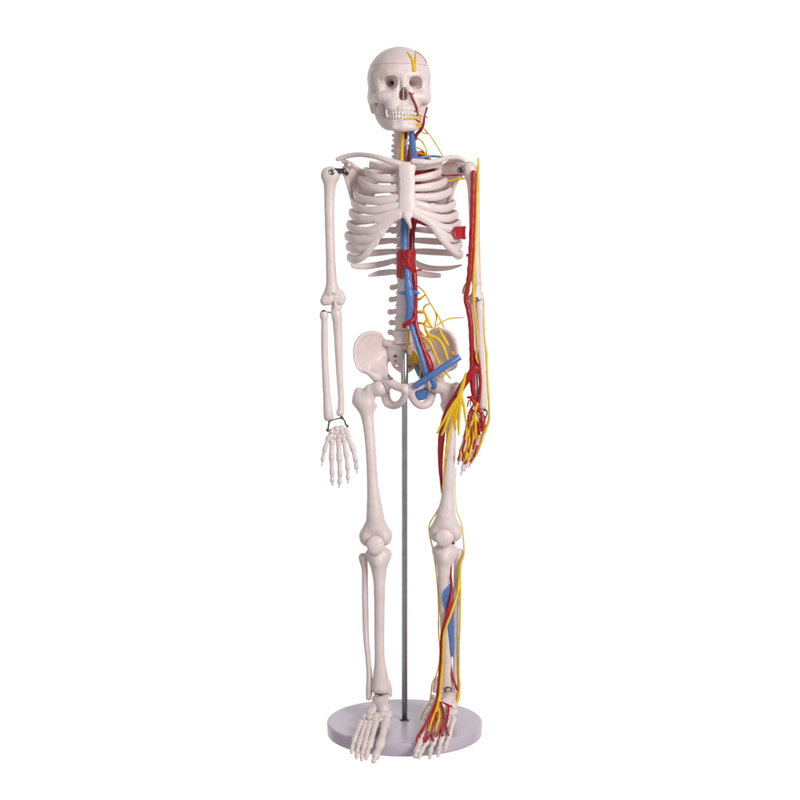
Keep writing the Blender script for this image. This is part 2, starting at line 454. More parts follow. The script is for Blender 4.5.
# ---- spine
def vertebra(u, v, d, rx, ry, h, tl, tr, sp, lvl):
    s = Solid()
    s.seg(P(u, v - h * .36, d), P(u, v + h * .36, d), rx * .80, rx * .80, .5, sy=rx / ry)
    s.ops = []
    c = P(u, v, d); hz = h / 2 - .35
    def f(X, Y, Z, c=c, rx=rx, ry=ry, hz=hz):
        q = np.sqrt(((X - c[0]) / rx) ** 2 + ((Y - c[1]) / ry) ** 2) + 1e-6
        w = .82 + .18 * np.clip(np.abs(Z - c[2]) / hz, 0, 1) ** 2
        a = (q - w) * min(rx, ry) + .8; b = np.abs(Z - c[2]) - hz + .8
        return np.sqrt(np.maximum(a, 0) ** 2 + np.maximum(b, 0) ** 2) + np.minimum(np.maximum(a, b), 0) - .8
    s.ops.append((f, c - np.array([rx, ry, h]), c + np.array([rx, ry, h]), 1., 'u'))
    s.chain([(u - rx * .3, v, d + ry, h * .22), (u - 1, v, d + ry + 6, h * .25), (u - 2, v + h * sp[0], d + ry + sp[1], h * .2)], 2, smooth=False)
    s.chain([(u - rx * .6, v - .5, d + ry * .6, h * .2), (tl[0] + 2, tl[1], tl[2], h * (.27 if lvl == 'c' else .18)), (*tl, h * (.25 if lvl == 'c' else .21))], 2, smooth=False)
    s.chain([(u + rx * .4, v - .5, d + ry + 2, h * .24), (*tr, h * .2)], 2, smooth=False)
    return s.build('vertebra', ROOT, .5, key='spine', noise=.1, nscale=.6)
for i in range(7):
    v = 128.5 + 5.3 * i
    vertebra(401 - .1 * i, v, 13 - abs(i - 3) * .5, 7.9, 6, 6.3, (393.6 - (0, .4, -.3, .8, 1.1, .6, 3.2)[i], v + 1 + (i % 2) * .5, 15), (409, v + 1, 17), (.35, 7 + i), 'c')
for i in range(12):
    v = 165.5 + (273.5 - 165.5) * (i / 11) ** 1.06
    w = 7.5 + i * .17
    vertebra(402 + .28 * i, v, 17 + 3 * math.sin(i / 11 * math.pi), w, 6.6, 10.6, (394 - (i < 8) * 2 + i * .1, v - .5, 31), (412, v - .5, 31), (.7, 13), 't')
for v, u, rx, t in ((285.3, 406, 9.8, (389.6, 287.5)), (298.2, 405.6, 10.2, (388.6, 299.5)), (311, 405.2, 10.5, (387.4, 312)), (323.6, 404.6, 10.8, (388.8, 322.6)), (337, 403.6, 11.2, (387.6, 332.3))):
    s = vertebra(u, v, 14, rx, 9, 13.9, (t[0] + 2.6, t[1], 20), (u + 9, v, 28), (.15, 14), 'l')

# ---- ribs
def dep(u, c, W, A): return 2 - A * math.sqrt(max(0, 1 - ((u - c) / W) ** 2))
RL = {  # front line from the side to the breastbone, back line from the spine to the side
 1: ([(371, 165), (378, 166.5), (388, 166.5), (400, 166.5)], 163, 22, 14),
 2: ([(365.6, 171), (371, 175.3), (382, 178.3), (402, 179.3)], 171, 30, 22),
 3: ([(360.3, 180), (365.5, 185), (378, 188.6), (402, 189)], 180, 34, 27),
 4: ([(355, 193.5), (359, 198), (372, 200.8), (386, 200.2), (402, 196.8)], 189, 37, 31),
 5: ([(352.8, 202.5), (358, 207.5), (371, 210.6), (386, 208), (402, 204.5)], 198, 39, 33),
 6: ([(350.7, 213), (357, 217.6), (370, 219.6), (386, 216.2), (402, 211)], 208, 41, 34),
 7: ([(348.3, 225), (354, 229), (367, 231), (377, 228), (387, 221.5), (400, 214.5)], 218, 42, 34),
 8: ([(346.4, 236), (353, 239), (364, 240), (374, 237), (381, 232)], 229, 42, 34),
 9: ([(347.8, 246.7), (354, 249), (364, 248.5), (372, 244.5), (376, 241)], 240, 41, 33),
 10: ([(348.8, 257.5), (354, 259.5), (361, 257.5), (367, 252.5)], 251, 38, 32)}
RR = {
 1: ([(440.5, 165.5), (434, 165), (426, 166.5), (413, 168)], 163, 22, 14),
 2: ([(440, 172.5), (434, 175), (426, 177), (413, 179)], 171, 30, 22),
 3: ([(445.5, 181), (440, 184.4), (429, 187), (413, 188.4)], 180, 34, 27),
 4: ([(450, 190.8), (444, 194.7), (432, 197.2), (413, 196.6)], 189, 37, 31),
 5: ([(454, 204), (446, 208.4), (432, 208), (422, 205.5), (412, 202.5)], 198, 39, 33),
 6: ([(456.5, 214.5), (450, 218), (440, 218.2), (428, 215), (413, 209.5)], 208, 41, 34),
 7: ([(459, 223.5), (452, 228), (443, 227.5), (433, 223.5), (424, 218.5), (413, 213)], 218, 42, 34),
 8: ([(460.5, 235), (456, 238), (448, 237.5), (441, 233)], 229, 42, 34),
 9: ([(460.5, 244.5), (456, 248), (450, 247.5), (445, 242)], 240, 41, 33),
 10: ([(461, 254.5), (458, 255.5), (454, 252.5)], 251, 38, 32)}
def rib(n, side, tab):
    fr, vb, A, B = tab
    c = 403.5 if side < 0 else 405.5
    W = abs(fr[0][0] - c)
    ul, vl = fr[0]
    hgt = {1: 3.4, 2: 3.8}.get(n, 4.15); th = 1.7
    u0 = c + side * 7
    pts = []
    us = [.12, .38, .66, .9]
    for t in us:
        u = c + side * W * t; v = vb + (vl - vb) * (t ** 1.5) * .8
        d = 2 + B * math.sqrt(1 - t * t) if t > .2 else 18 + .15 * B
        pts.append((u, v, d, (2.5 if t < .2 else 3.3), 1.5))
    pts.append((ul + side * .5, vl - .3, 4, 3.8, 1.7))
    for i, (u, v) in enumerate(fr[:]):
        if i == 0: continue
        d = dep(u, c, W + .5, A)
        end = i == len(fr) - 1
        hh = hgt
        if n <= 6 and end: hh = hgt * .85; d = max(d, -A - 1)
        pts.append((u, v, d, hh, th + .3))
    V, F = tube(pts, sides=18, step=1.5)
    V = np.array(V); F4 = [f for f in F]
    tris = [f for f in F if len(f) == 4]
    TREES.setdefault('chest', []).append(BVHTree.FromPolygons([tuple(q) for q in V], tris))
    return link('rib', V, F, BONE, ROOT)
for n in RL: rib(n, -1, RL[n])
for n in RR: rib(n, 1, RR[n])
tubes('rib', [[(398, 259, 22, 2.2, 1.3), (388, 262.5, 30, 3.0, 1.4), (376, 265, 31, 3.2, 1.5), (364, 266.5, 26, 3.2, 1.5), (354, 266, 18, 2.6, 1.3), (351.5, 264.5, 15, 1.8, 1)]], BONE, ROOT, sides=16)
tubes('rib', [[(398, 271.5, 23, 2.4, 1.3), (388, 272.3, 29, 3.1, 1.4), (378, 273.5, 30, 2.8, 1.4), (369, 275.8, 27, 1.2, .9)]], BONE, ROOT, sides=16)
tubes('rib', [[(412, 259, 22, 2.2, 1.3), (420, 265.5, 30, 3.3, 1.4), (432, 268.4, 31, 3.0, 1.5), (446, 268.3, 24, 2.4, 1.4), (455, 266.8, 16, 1.7, 1.2), (461, 265.2, 11, .9, .8)]], BONE, ROOT, sides=16)
tubes('rib', [[(411, 271, 23, 2.4, 1.3), (420, 273.4, 29, 3.1, 1.4), (431, 275, 30, 3.0, 1.4), (440, 275.5, 27, 2.3, 1.2)]], BONE, ROOT, sides=16)
# gristle arch where the lower ribs meet
def cd(u, side): return dep(u, 403.5 if side < 0 else 405.5, 57.5 if side < 0 else 57, 41)
s = Solid()
s.chain([(u, v, cd(u, -1) - .3, r) for u, v, r in ((403, 213, 2.8), (395, 218, 3.2), (387, 225.5, 3.2), (380, 234.5, 3.3), (374, 243.5, 3.1), (368, 252, 3.2), (361, 258, 3.0), (354, 260, 2.7))], 2, sy=1.6)
s.chain([(u, v, cd(u, -1) - .2, r) for u, v, r in ((402, 210.5, 2.9), (393, 215, 2.9), (383, 219.5, 2.9), (376, 221, 2.6))], 2, sy=1.6)
for pts in (((388, 221.5, 2.9), (378, 228.5, 3), (368, 231, 2.8)), ((382, 232, 3), (374, 237.5, 3), (366, 239.8, 2.8)), ((376, 241.5, 3), (368, 247.5, 2.9), (360, 249, 2.8))):
    s.chain([(u, v, cd(u, -1) - .2, r) for u, v, r in pts], 1.6, sy=1.6)
s.build('costal_cartilage', ROOT, .5, key='chest', noise=.15)
s = Solid()
s.chain([(u, v, cd(u, 1) - .3, r) for u, v, r in ((412, 213, 2.8), (421, 216.5, 2.9), (429, 222.5, 3.1), (435, 229.5, 3.3), (441, 238, 3.3), (448, 246, 3.2), (455, 252.8, 3.3), (460.2, 256, 2.9))], 2, sy=1.6)
for pts in (((433, 224, 3), (441, 227.5, 3), (450, 228.6, 2.8)), ((438, 230.5, 2.8), (445, 236, 2.6), (452, 238.2, 2.8)), ((444, 240.5, 2.6), (450, 247, 2.6), (456, 248.6, 2.6))):
    s.chain([(u, v, cd(u, 1) - .2, r) for u, v, r in pts], 1.6, sy=1.6)
s.build('costal_cartilage', ROOT, .5, key='chest', noise=.15)

# ---- breastbone
s = Solid()
poly = [(397.5, 162.5), (402, 160.6), (407, 161.8), (412, 160.4), (415.5, 162), (416, 167), (415, 172), (414.7, 176), (415.7, 179), (415, 183), (415.8, 188), (415.2, 192.5), (416, 197), (415.6, 201), (416.6, 206), (415.8, 213), (411.5, 218), (407, 219), (402, 217.5), (398.6, 213), (398.2, 208), (398.8, 204.5), (398.2, 200.5), (398.9, 196.5), (398.6, 192.5), (399.2, 188), (398.6, 184), (399, 179), (398.2, 175), (398.4, 170), (396.8, 166)]
s.plate(poly, lambda x, z: -33.5 - (95 - z) * .13 + 0 * x + .03 * (x - 7) ** 2, 2.1, slope=1.05, dm=-38)
s.chain([(405.2, 215, -42, 2.2), (407.5, 219, -42.5, 2.6), (409.5, 224, -42, 2), (410.7, 227.6, -41, 1.1)], 2, sy=1.2)
s.build('breastbone', ROOT, .45, key='chest', noise=.08)

# ---- collar bones
s = Solid(); s.chain([(398.5, 163.3, -35, 3.1), (391, 161.4, -35, 2.9), (381, 158.2, -33, 2.5), (370, 155.6, -26, 2.4), (358, 154.6, -14, 2.4), (348, 155.8, -7, 2.5), (341, 158, -4, 2.5), (337.6, 159.2, -3, 2.0)], 1.5)
s.build('collar_bone', ROOT, .45, noise=.12)
s = Solid(); s.chain([(413.5, 161.3, -35, 3.0), (422, 162, -35, 2.9), (432, 162, -31, 2.5), (441, 159.8, -23, 2.4), (449, 157.6, -13, 2.3), (457, 157.3, -8, 2.2), (462, 159, -6, 2.0), (464.6, 161.3, -5, 1.3)], 1.5)
s.build('collar_bone', ROOT, .45, noise=.12)

# ---- shoulder blades
s = Solid()
s.plate([(344, 165), (347, 162), (351, 162.5), (357.5, 168.3), (366, 167.8), (375, 169), (378, 180), (374, 196), (364, 206), (355, 208), (351.5, 199), (348.5, 188), (346, 178), (344, 173)],
        lambda x, z: 8 + (x + 56) * .75 + 0 * z, 1.3, slope=1.25, dm=12)
s.chain([(352, 199, 12, 1.5), (349, 188, 9, 1.7), (346.5, 178, 7, 2.0), (345.5, 171, 5, 3.2)], 3)
s.chain([(345, 168.5, 4, 2.8), (345, 171.5, 4, 3), (345.5, 174, 5, 2.6)], 2)
s.chain([(368, 176, 24, 1.5), (358, 169, 16, 2), (350, 163.5, 9, 2.2), (344.5, 161.5, 2, 2.5), (343, 161, -2, 1.8)], 2.5)
s.chain([(349, 168, 6, 2.5), (351, 164, -2, 2), (349, 165, -9, 1.8)], 2)
s.build('shoulder_blade', ROOT, .5, noise=.15)
s = Solid()
s.plate([(463, 164), (459, 161.5), (451, 161.5), (441, 165), (433, 168), (429, 178), (431, 196), (440, 208), (448, 210), (452, 199), (453.5, 189), (456, 181), (463.5, 173)],
        lambda x, z: 9 - (x - 58) * .6 + 0 * z, 1.3, slope=1.17, dm=12)
s.chain([(449, 205, 14, 1.5), (453, 190, 11, 1.7), (457, 180, 9, 2.0), (461.5, 173, 6, 3)], 3)
s.chain([(436, 175, 23, 1.5), (444, 166, 17, 1.8), (451, 161, 9, 2.1), (459, 159.5, 2, 2.3), (463.5, 161.5, -2, 2)], 2.5)
s.build('shoulder_blade', ROOT, .5, noise=.15)

# ---- arm on the bare side
s = Solid()
s.ell((331.5, 174.3, 2), (9, 8, 7.6), 2); s.ell((327, 175.5, 1), (5.8, 6, 7.6), 3)
s.chain([(330.5, 178, 2, 7.6), (329.8, 188, 2, 5.8), (329.4, 200, 2, 5.2), (329.7, 225, 1, 4.8), (330.3, 250, 0, 4.6), (331, 270, 0, 4.9), (331.7, 284, 0, 5.6), (332, 292, 0, 6.2)], 3)
s.chain([(331, 288, 1, 4), (326, 296, 1, 4), (324.6, 300.5, 1, 4)], 3)
s.chain([(334, 288, 1, 4), (340, 295, 2, 3.6), (341.7, 298.6, 2, 3.4)], 3)
s.chain([(324.8, 301.3, -1, 4.1), (329, 301.2, -1, 4), (333, 299.5, -1, 3.2), (337, 300.5, -1, 3.9), (340.3, 301.6, -1, 4.3)], 2.5, smooth=False)
s.ell((333, 296, -6), (3.4, 2.8, 2.8), 1.4, 's'); s.chain([(331.6, 298, -6, .7), (331.8, 306, -5.4, .9)], 1, 's', smooth=False); s.chain([(337.6, 299, -6, .6), (338.2, 306, -5.8, .8)], 1, 's', smooth=False); s.chain([(341, 294, 1, 3), (343.4, 298.4, 1, 2.6)], 2)
s.ell((331.8, 172.2, -6.3), (2.6, 2.2, 2.6), .8, 's')
hum = s.build('upper_arm_bone', ROOT, .45, key='arm', noise=.12)
s = Solid()
s.chain([(324, 313.2, 0, 4), (324, 316, 0, 4.3), (324.2, 318.2, 0, 3.7), (324.5, 322, 0, 3.1), (324.5, 332, 0, 3.4), (324.6, 350, 0, 3.4), (325.6, 375, 0, 3.5), (327, 398, 0, 3.8), (328, 410, 0, 4.6), (328.7, 417, 0, 5.0)], 1)
s.ell((323.8, 310.5, 0), (3.5, 3.5, 1.6), 1, 's'); s.ell((330, 424.5, 0), (9, 7, 4), 1, 's')
s.build('radius_bone', ROOT, .45, noise=.1)
s = Solid()
s.chain([(334.6, 303.5, 3.5, 2.4), (335.2, 308, 1.5, 4.2), (336.5, 314, 0, 5.1), (337.6, 325, 0, 4.6), (338.5, 345, 0, 4.1), (339.5, 372, 0, 3.4), (341, 398, 0, 3.0), (340.8, 409, 0, 3.5), (340.2, 412.5, 0, 4.0)], 1.5)
s.chain([(336, 308, -2, 3.2), (335, 303.6, -4.4, 1.7), (334.6, 301.6, -4.8, 1.0)], 2); s.chain([(339, 307.6, -2, 2.2), (340.6, 306.2, -2, 1.8)], 2); s.chain([(333, 311, -2, 1.6), (333.4, 318, -1.6, 1.4)], 2)
s.build('ulna_bone', ROOT, .45, noise=.1)
tubes('wrist_wire', [[(328, 429.5, -5, .9), (328.6, 425, -5, .8), (329.4, 421.6, -5.5, .8)], [(328.6, 421.8, -5.6, .7), (334, 419.6, -6, .55), (341, 418, -5.6, .7)], [(341.5, 417.6, -5.5, 1.5), (342.2, 417.9, -5.6, 1.5)], [(342, 418, -5, .8), (344.8, 421, -5, .8), (345.6, 424.4, -4.5, .8), (347.4, 426, -4, .9)], [(327.4, 430.2, -4.8, 1.5), (327.8, 430.4, -4.8, 1.5)], [(347.2, 426, -4.4, 1.3), (347.6, 426.2, -4.3, 1.3)]], STEEL, ROOT)
tubes('elbow_pin', [[(321.4, 312, -1, .8), (323.5, 310.6, -1, .9), (327, 312, -1, .7), (332.5, 312.6, 0, .6)]], STEEL, ROOT)
def disk(name, u, v, d, r, h, m, parent, ax='y'):
    V = []; F = []; n = 28; c = P(u, v, d)
    for q, rr in ((0, r), (-h * .6, r), (-h, r * .8), (-h, r * .35), (-h * .5, r * .3)):
        for k in range(n):
            g = 2 * math.pi * k / n; V.append((c[0] + rr * math.cos(g), c[1] + q, c[2] + rr * math.sin(g)))
    for i in range(4):
        for k in range(n):
            k2 = (k + 1) % n; F.append((i * n + k, (i + 1) * n + k, (i + 1) * n + k2, i * n + k2))
    F.append(tuple(4 * n + k for k in range(n)))
    return link(name, V, F, m, parent)
disk('screw', 331.8, 172.2, -5.4, 3.3, 1.2, CHROME, ROOT)
s = Solid(); s.box((339.5, 171, -2), (6.4, 1.5, 2.7), 1.3, 1); s.chain([(344, 171.6, -1, 2.3), (346.6, 173.4, 2, 2.2)], 1.5, smooth=False); s.build('shoulder_bracket', ROOT, .4, STEEL)
# hand
s = Solid()
random.seed(11)
for (u, v, rx, rz) in ((332, 431.5, 3.4, 3.4), (336.5, 428.7, 3.4, 3), (341, 428.4, 3.3, 3), (345.5, 430.8, 3.1, 3.2), (330.5, 436, 3, 3.1), (334.6, 437, 3.2, 3.2), (339.3, 436, 3.4, 3.6), (344, 436, 3, 3.2), (347.2, 433.5, 2.6, 3), (337, 432.6, 3.2, 3.2), (342, 432.4, 3, 3)):
    s.ell((u, v, -3 + random.uniform(-1.2, 1.2)), (rx, 3.4, rz), .9)
hand = s.build('hand', ROOT, .4, noise=.15, nscale=.8)
def finger(joints, r, parent, name='finger', res=.4, key=None):
    return digit(joints, [q * 1.1 + .12 for q in r]).build(name, parent, res, noise=.06, nscale=1.1, key=key)
finger([(328.8, 436.5, -4), (324.8, 449, -5), (322.8, 458.5, -6), (321.9, 466, -6)], [2.3, 2.1, 1.8, .9], hand)
finger([(332, 439.5, -4), (331.6, 456, -6), (332.1, 472.5, -7), (332.4, 480, -7), (332.6, 485, -7)], [2.7, 2.6, 2.3, 2.0, 1.1], hand)
finger([(338.5, 438.5, -4), (339.1, 457, -6), (340.1, 473, -7), (339.6, 481.5, -7), (339, 487.3, -7)], [2.7, 2.7, 2.4, 2.0, 1.0], hand)
finger([(343.5, 438, -4), (346, 453, -6), (347.5, 467, -7), (347.9, 477, -7), (348, 483, -7)], [2.6, 2.4, 2.1, 1.8, 1.0], hand)
finger([(347, 434, -3), (352.6, 448, -6), (355.6, 459, -8), (356.3, 466.5, -8), (357.2, 473, -8)], [2.7, 2.6, 2.2, 2.0, .9], hand)

# ---- pelvis
def hip(side):
    def T(u, v, d):
        if side < 0: return (u, v, d)
        c = 405.5 + min(1, max(0, (v - 350) / 33)) * 2.7
        return (2 * c - u, v - 3 * min(1, max(0, (400 - v) / 40)), d)
    s = Solid()
    poly = [(373, 332), (379, 333.5), (383, 339), (386, 344), (387.5, 351), (386, 360), (384, 367), (380, 374), (373, 375), (368, 371.8), (361, 371), (356.5, 366.5), (354.2, 358), (354, 350), (356, 342.5), (361, 336), (367, 332.8)]
    pl = [T(u, v, 8)[:2] for u, v in poly]
    if side > 0: pl = pl[::-1]
    cx = P(*T(371, 352, 8)); sg = -side
    def yf(x, z):
        X = (x - cx[0]) * sg; Z = z - cx[2]
        return 9 + X * .85 + 4.0 * np.clip(1 - (X / 17) ** 2 - (Z / 20) ** 2, -1, 1)
    s.plate(pl, yf, 1.5, slope=1.3, dm=8)
    rim = [T(*p)[:2] for p in ((384, 341, 0), (379, 334.5, 0), (372.5, 332.6, 0), (366, 333.6, 0), (360, 337.5, 0), (356.4, 343.6, 0), (354.9, 351, 0), (355.6, 359, 0), (358.4, 366.5, 0), (363, 370.6, 0))]
    rr = []
    for u, v in rim:
        w = P(u, v, 8); rr.append((u, v, float(yf(w[0], w[2])) + .6, 1.9))
    s.chain(rr, 2.2)
    a = lambda L, k=3, **kw: s.chain([(*T(*p[:3]), p[3]) for p in L], k, **kw)
    a([(364, 370, 0, 2.4), (369, 372.5, 0, 3), (374, 376, 1, 4)], 3)
    a([(386, 349, 27, 3.4), (384.6, 358, 23, 3.8), (383.6, 367, 16, 4.4), (384.5, 375, 7, 4.8), (389, 381.5, -2, 5), (397, 386.6, -8, 4.1), (404.8, 388.2, -12, 4.7)], 5)
    a([(374, 368, 12, 4), (377, 375, 8, 5.6), (381.5, 382, 5, 6.6), (385.6, 387, 1, 5.2)], 5)
    a([(384, 388, 10, 6), (385.6, 396.5, 10, 4.9), (388, 402.8, 9, 4.7), (394.2, 405.6, 4, 3.8), (400.4, 403, -3, 3.6), (404.6, 396.6, -9, 3.6), (406, 391, -12, 4.4)], 2.5)
    a([(392, 353, 24, 4), (388, 358, 24, 4)], 3)
    hc = T(378.6, 389, 1)
    s.ell(hc, (8.7, 8.7, 8.7), .6, 's')
    key = ['hips'] + (['hipr'] if side > 0 else [])
    return s.build('hip_bone', ROOT, .45, key=key, noise=.15)
hip(-1); hip(1)
s = Solid()
s.plate([(389, 343), (394, 347.5), (404, 350.5), (414, 347.5), (420, 342.5), (424, 348), (421, 358), (416, 367), (410, 372), (404.5, 375.4), (399, 372), (393, 367), (389.5, 359), (387, 350)],
        lambda x, z: 16 + .012 * (z + 100) ** 2 * .5 + .02 * (x - 5) ** 2, 4.5, slope=1.1, dm=16, rnd=3)
s.chain([(386, 343, 18, 3.4), (393, 344.6, 16, 4), (404, 347.6, 14, 4.6), (414, 344.6, 16, 4), (421, 342, 18, 3.4)], 3)
for v in (356, 361.2, 366.4):
    s.ell((395.4 + (v - 356) * .12, v, 12), (2, 14 if v > 365 else 3.6, 1.2), .8, 's'); s.ell((412 - (v - 356) * .12, v, 12), (2, 3.6, 1.2), .8, 's')
for v in (354, 359, 364, 369): s.chain([(399, v, 14, .9), (409, v, 14, .9)], .8, smooth=False)
s.build('sacrum', ROOT, .5, noise=.15)
tubes('pelvis_hook', [[(388.3, 375.8, -9, 1.0), (390, 377.4, -9, 1.0), (391.4, 378.9, -9, .9), (392.3, 378, -9, .7)]], STEEL, ROOT)
tubes('pelvis_hook', [[(396, 356, 9, .9), (394, 356.5, 9, .9)]], STEEL, ROOT)

# ---- legs
def femur(head, neck, troch, lesser, shaft, cc, v0, key):
    s = Solid()
    s.ell((*head, 2), (7.9, 7.9, 7.9), 1)
    s.chain([(*head, 3, 6.4), (*neck, 4, 6.9), (*troch[-1], 5, 7)], 3, smooth=False)
    s.chain([(*troch[0], 8, 4.6), (*troch[1], 8, 6.2), (*troch[2], 6, 6.8)], 3)
    s.ell((troch[1][0] + (4 if head[0] < 400 else -3.4), troch[1][1] - 1, 6), (7.5, 7.5, 9.5), 4)
    s.chain([(*lesser, 9, 2.6), (lesser[0] + (troch[1][0] - lesser[0]) * .35, lesser[1] + 3, 6, 4)], 3, smooth=False)
    s.chain(shaft, 4)
    for q in (-1, 1):
        s.ell((cc + q * 8.3, v0 + (1.6 if q < 0 else 1.2), 5), (8.2, 11, 10), 3.5)
    s.ell((cc, v0 - 6, 1), (12, 8, 9), 4)
    s.ell((cc, v0 + 6, -11), (3.5, 4.5, 8), 3, 's')
    s.ell((cc, v0 + 9, 8), (3.2, 10, 6), 2, 's')
    return s.build('thigh_bone', ROOT, .5, key=key, noise=.16)
femur((379.3, 388.2), (370.4, 391), [(358.8, 391.8), (358.2, 401), (365.5, 407)], (374.6, 406), [(366.3, 405, 5, 7.6), (367.3, 416, 4, 6.4), (369.2, 432, 2, 5.4), (371, 455, 0, 5.1), (372.3, 480, -1, 5.4), (373.8, 500, -1, 6.9), (375.2, 517, 0, 8.9), (375.4, 526, 2, 9.8)], 375.6, 534.6, 'legl')
femur((436.6, 385), (445.5, 389), [(456.2, 386.6), (453.4, 395), (450, 403)], (442.5, 405), [(449.5, 403, 5, 7.2), (450.3, 414, 4, 6), (451, 430, 2, 5.0), (450.5, 450, 0, 5.0), (449, 470, -1, 5.6), (448, 490, -1, 6.2), (447.3, 503, -1, 7.2), (446, 516, 0, 9.7), (445.8, 524, 2, 10.6)], 445.6, 530.5, 'legr')
s = Solid(); s.ell((375.4, 544.6, -10), (8.9, 4.6, 8.8), 1); s.ell((375.4, 549, -10), (6.2, 4, 6.4), 3); s.build('kneecap', ROOT, .45, key='legl', noise=.15)
s = Solid(); s.ell((444.2, 537.4, -10), (9.4, 4.6, 8.2), 1); s.ell((444, 541, -10), (6.5, 4, 6.2), 3); s.build('kneecap', ROOT, .45, key='legr', noise=.15)
def shin(cx, vt, sh, mall, key, lat):
    s = Solid()
    s.chain([(cx - 8.3, vt + 4.6, 4, 4.6), (cx + 8.3, vt + 4.4, 4, 4.6)], 2, smooth=False)
    s.ell((cx, vt + 6, 3), (12.2, 9, 6), 3)
    s.ell((cx + .4, vt + 10, 2), (10, 8.5, 9), 4)
    s.chain([(cx, vt + 6, 2, 10), (cx + .5, vt + 26, 0, 5.8)], 4, smooth=False, sy=1.25)
    s.ell((cx - 1, vt + 13, -5.6), (3.4, 2.8, 5), 4)
    s.chain(sh, 3)
    s.chain(mall, 2)
    e = sh[-1]
    s.ell((e[0], e[1] + 11.5, 3), (8.6, 14, 7.2), 1, 's')
    return s.build('shin_bone', ROOT, .5, key=key, noise=.14)
shin(378.5, 549, [(379, 562, 1, 8), (379.3, 574, 0, 6.4), (379.5, 600, 0, 5.4), (379.3, 640, 1, 4.9), (379.8, 660, 2, 5.2), (380.4, 674, 3, 7.2), (380.7, 687, 4, 9.2)], [(387, 684, 4, 4), (389, 691, 4, 3.2), (389.8, 695, 4, 2.2)], 'legl', -1)
shin(445.2, 546, [(443.6, 559, 1, 8), (443.7, 572, 0, 6.3), (444.3, 600, 0, 5.4), (445.8, 640, 1, 5.2), (446.3, 662, 2, 5.4), (446.4, 676, 3, 7.2), (446, 684, 4, 8.8)], [(439, 680, 4, 4), (436.2, 686, 4, 3.4), (434.8, 690.5, 4, 2.4)], 'legr', 1)
s = Solid(); s.chain([(363.2, 557.6, 7, 4.7), (363.8, 562.6, 8, 4.0), (364.8, 570, 9, 3.1), (365.1, 600, 9, 3.2), (366, 635, 8, 3.0), (368.2, 660, 7, 2.7), (369.4, 676, 6, 3.0), (369.4, 689, 6, 3.6), (368.8, 697.4, 6, 2.9)], 2); s.build('calf_bone', ROOT, .45, noise=.12)
s = Solid(); s.chain([(459.2, 552.6, 7, 4.2), (458.6, 558, 7, 3.8), (456.6, 568, 8, 3.0), (456, 600, 8, 2.8), (455.8, 635, 8, 2.7), (455.6, 662, 7, 2.7), (456, 680, 6, 2.9), (456.4, 690, 6, 3.4), (456.4, 697, 6, 2.8)], 2); s.build('calf_bone', ROOT, .45, key='legr', noise=.12)
# feet
def foot(tal, mids, toes, radii, heel, key):
    s = Solid()
    s.ell((*tal, 3), (8.6, 11, 7), 1.5)
    s.ell(heel, (6.6, 14, 8), 3)
    s.chain([(tal[0], tal[1] + 4, -6, 6.5), (mids[0][0], mids[0][1], -16, 6)], 3, smooth=False)
    for (u, v, d, r) in mids: s.ell((u, v, d), (r, r * 1.35, r * .95), 1.3)
    f = s.build('foot', ROOT, .45, key=key, noise=.22, nscale=.55)
    for L, r in zip(toes, radii): finger(L, r, f, 'toe', .42, key)
    return f
dv = lambda v: float(np.interp(v, [716, 722, 735, 745, 757, 763], [-26, -36, -64, -83, -103, -112]))
tl = lambda L: [(u, v, dv(v)) for u, v in L]
foot((380.5, 699.8), [(384, 709.5, -10, 6.5), (374, 709, -8, 6), (388, 715, -22, 4.6), (382.5, 715.5, -24, 4.6), (376.5, 716.5, -25, 4.2), (371, 713, -15, 4.8), (370, 718.5, -28, 4.2), (365, 718, -24, 4), (386.5, 719.5, -32, 4.2), (380, 720.4, -33, 3.6), (374.6, 720.5, -34, 3.4)],
     [tl(L) for L in ([(386, 721.5), (380.6, 744), (376.3, 755), (373.4, 761.5)], [(376.5, 721), (370.2, 744.5), (367.3, 752.5), (366.6, 756), (366.2, 759)], [(370.8, 721), (364.5, 745.5), (362.3, 753.5), (361.9, 757), (361.6, 760)], [(366.2, 721), (359.4, 743.5), (357.2, 751.5), (356.7, 755), (356.4, 758)], [(362, 721), (354.6, 739.5), (352.5, 747), (351.9, 750), (351.5, 753)])],
     [[4.2, 3.9, 3.4, 2.2], [3.0, 2.9, 2.2, 1.9, 1.3], [3.0, 2.8, 2.2, 1.9, 1.3], [2.9, 2.7, 2.1, 1.8, 1.3], [3.1, 2.6, 2.0, 1.7, 1.2]], (379, 704, 16), 'footl')
foot((447.5, 697.5), [(443, 706.5, -10, 6.2), (452, 706, -10, 5.4), (434.5, 704, -8, 5.2), (431.5, 711, -17, 4.6), (440, 699, -2, 5), (428.6, 713.5, -20, 3.6), (426.4, 719, -27, 3.0), (433, 698, 0, 3.6), (438, 711, -20, 4.6), (443.5, 713, -22, 4.6), (449.5, 713, -23, 4.3), (453.5, 712, -18, 4.4), (436, 716.5, -29, 4.2), (441.6, 718, -30, 3.6), (446.8, 718, -31, 3.6), (452, 718, -29, 3.8)],
     [tl(L) for L in ([(432, 717.5), (420.5, 741), (417.2, 751), (415.2, 756.5)], [(440, 719), (427.6, 741.5), (421.6, 751), (420, 755), (418.6, 758)], [(444.5, 719.5), (433.6, 742), (430.6, 751), (430, 755), (429.7, 758)], [(449, 719), (441.6, 740), (439, 749), (438.4, 753), (438, 756)], [(453.6, 718), (449, 736), (446.4, 744), (445.6, 747.6), (445, 751)])],
     [[4.0, 3.4, 3.0, 2.1], [2.8, 2.6, 2.1, 1.8, 1.3], [2.8, 2.6, 2.1, 1.8, 1.3], [2.8, 2.6, 2.1, 1.8, 1.3], [3.0, 2.6, 2.0, 1.7, 1.2]], (447, 701, 16), 'footr')
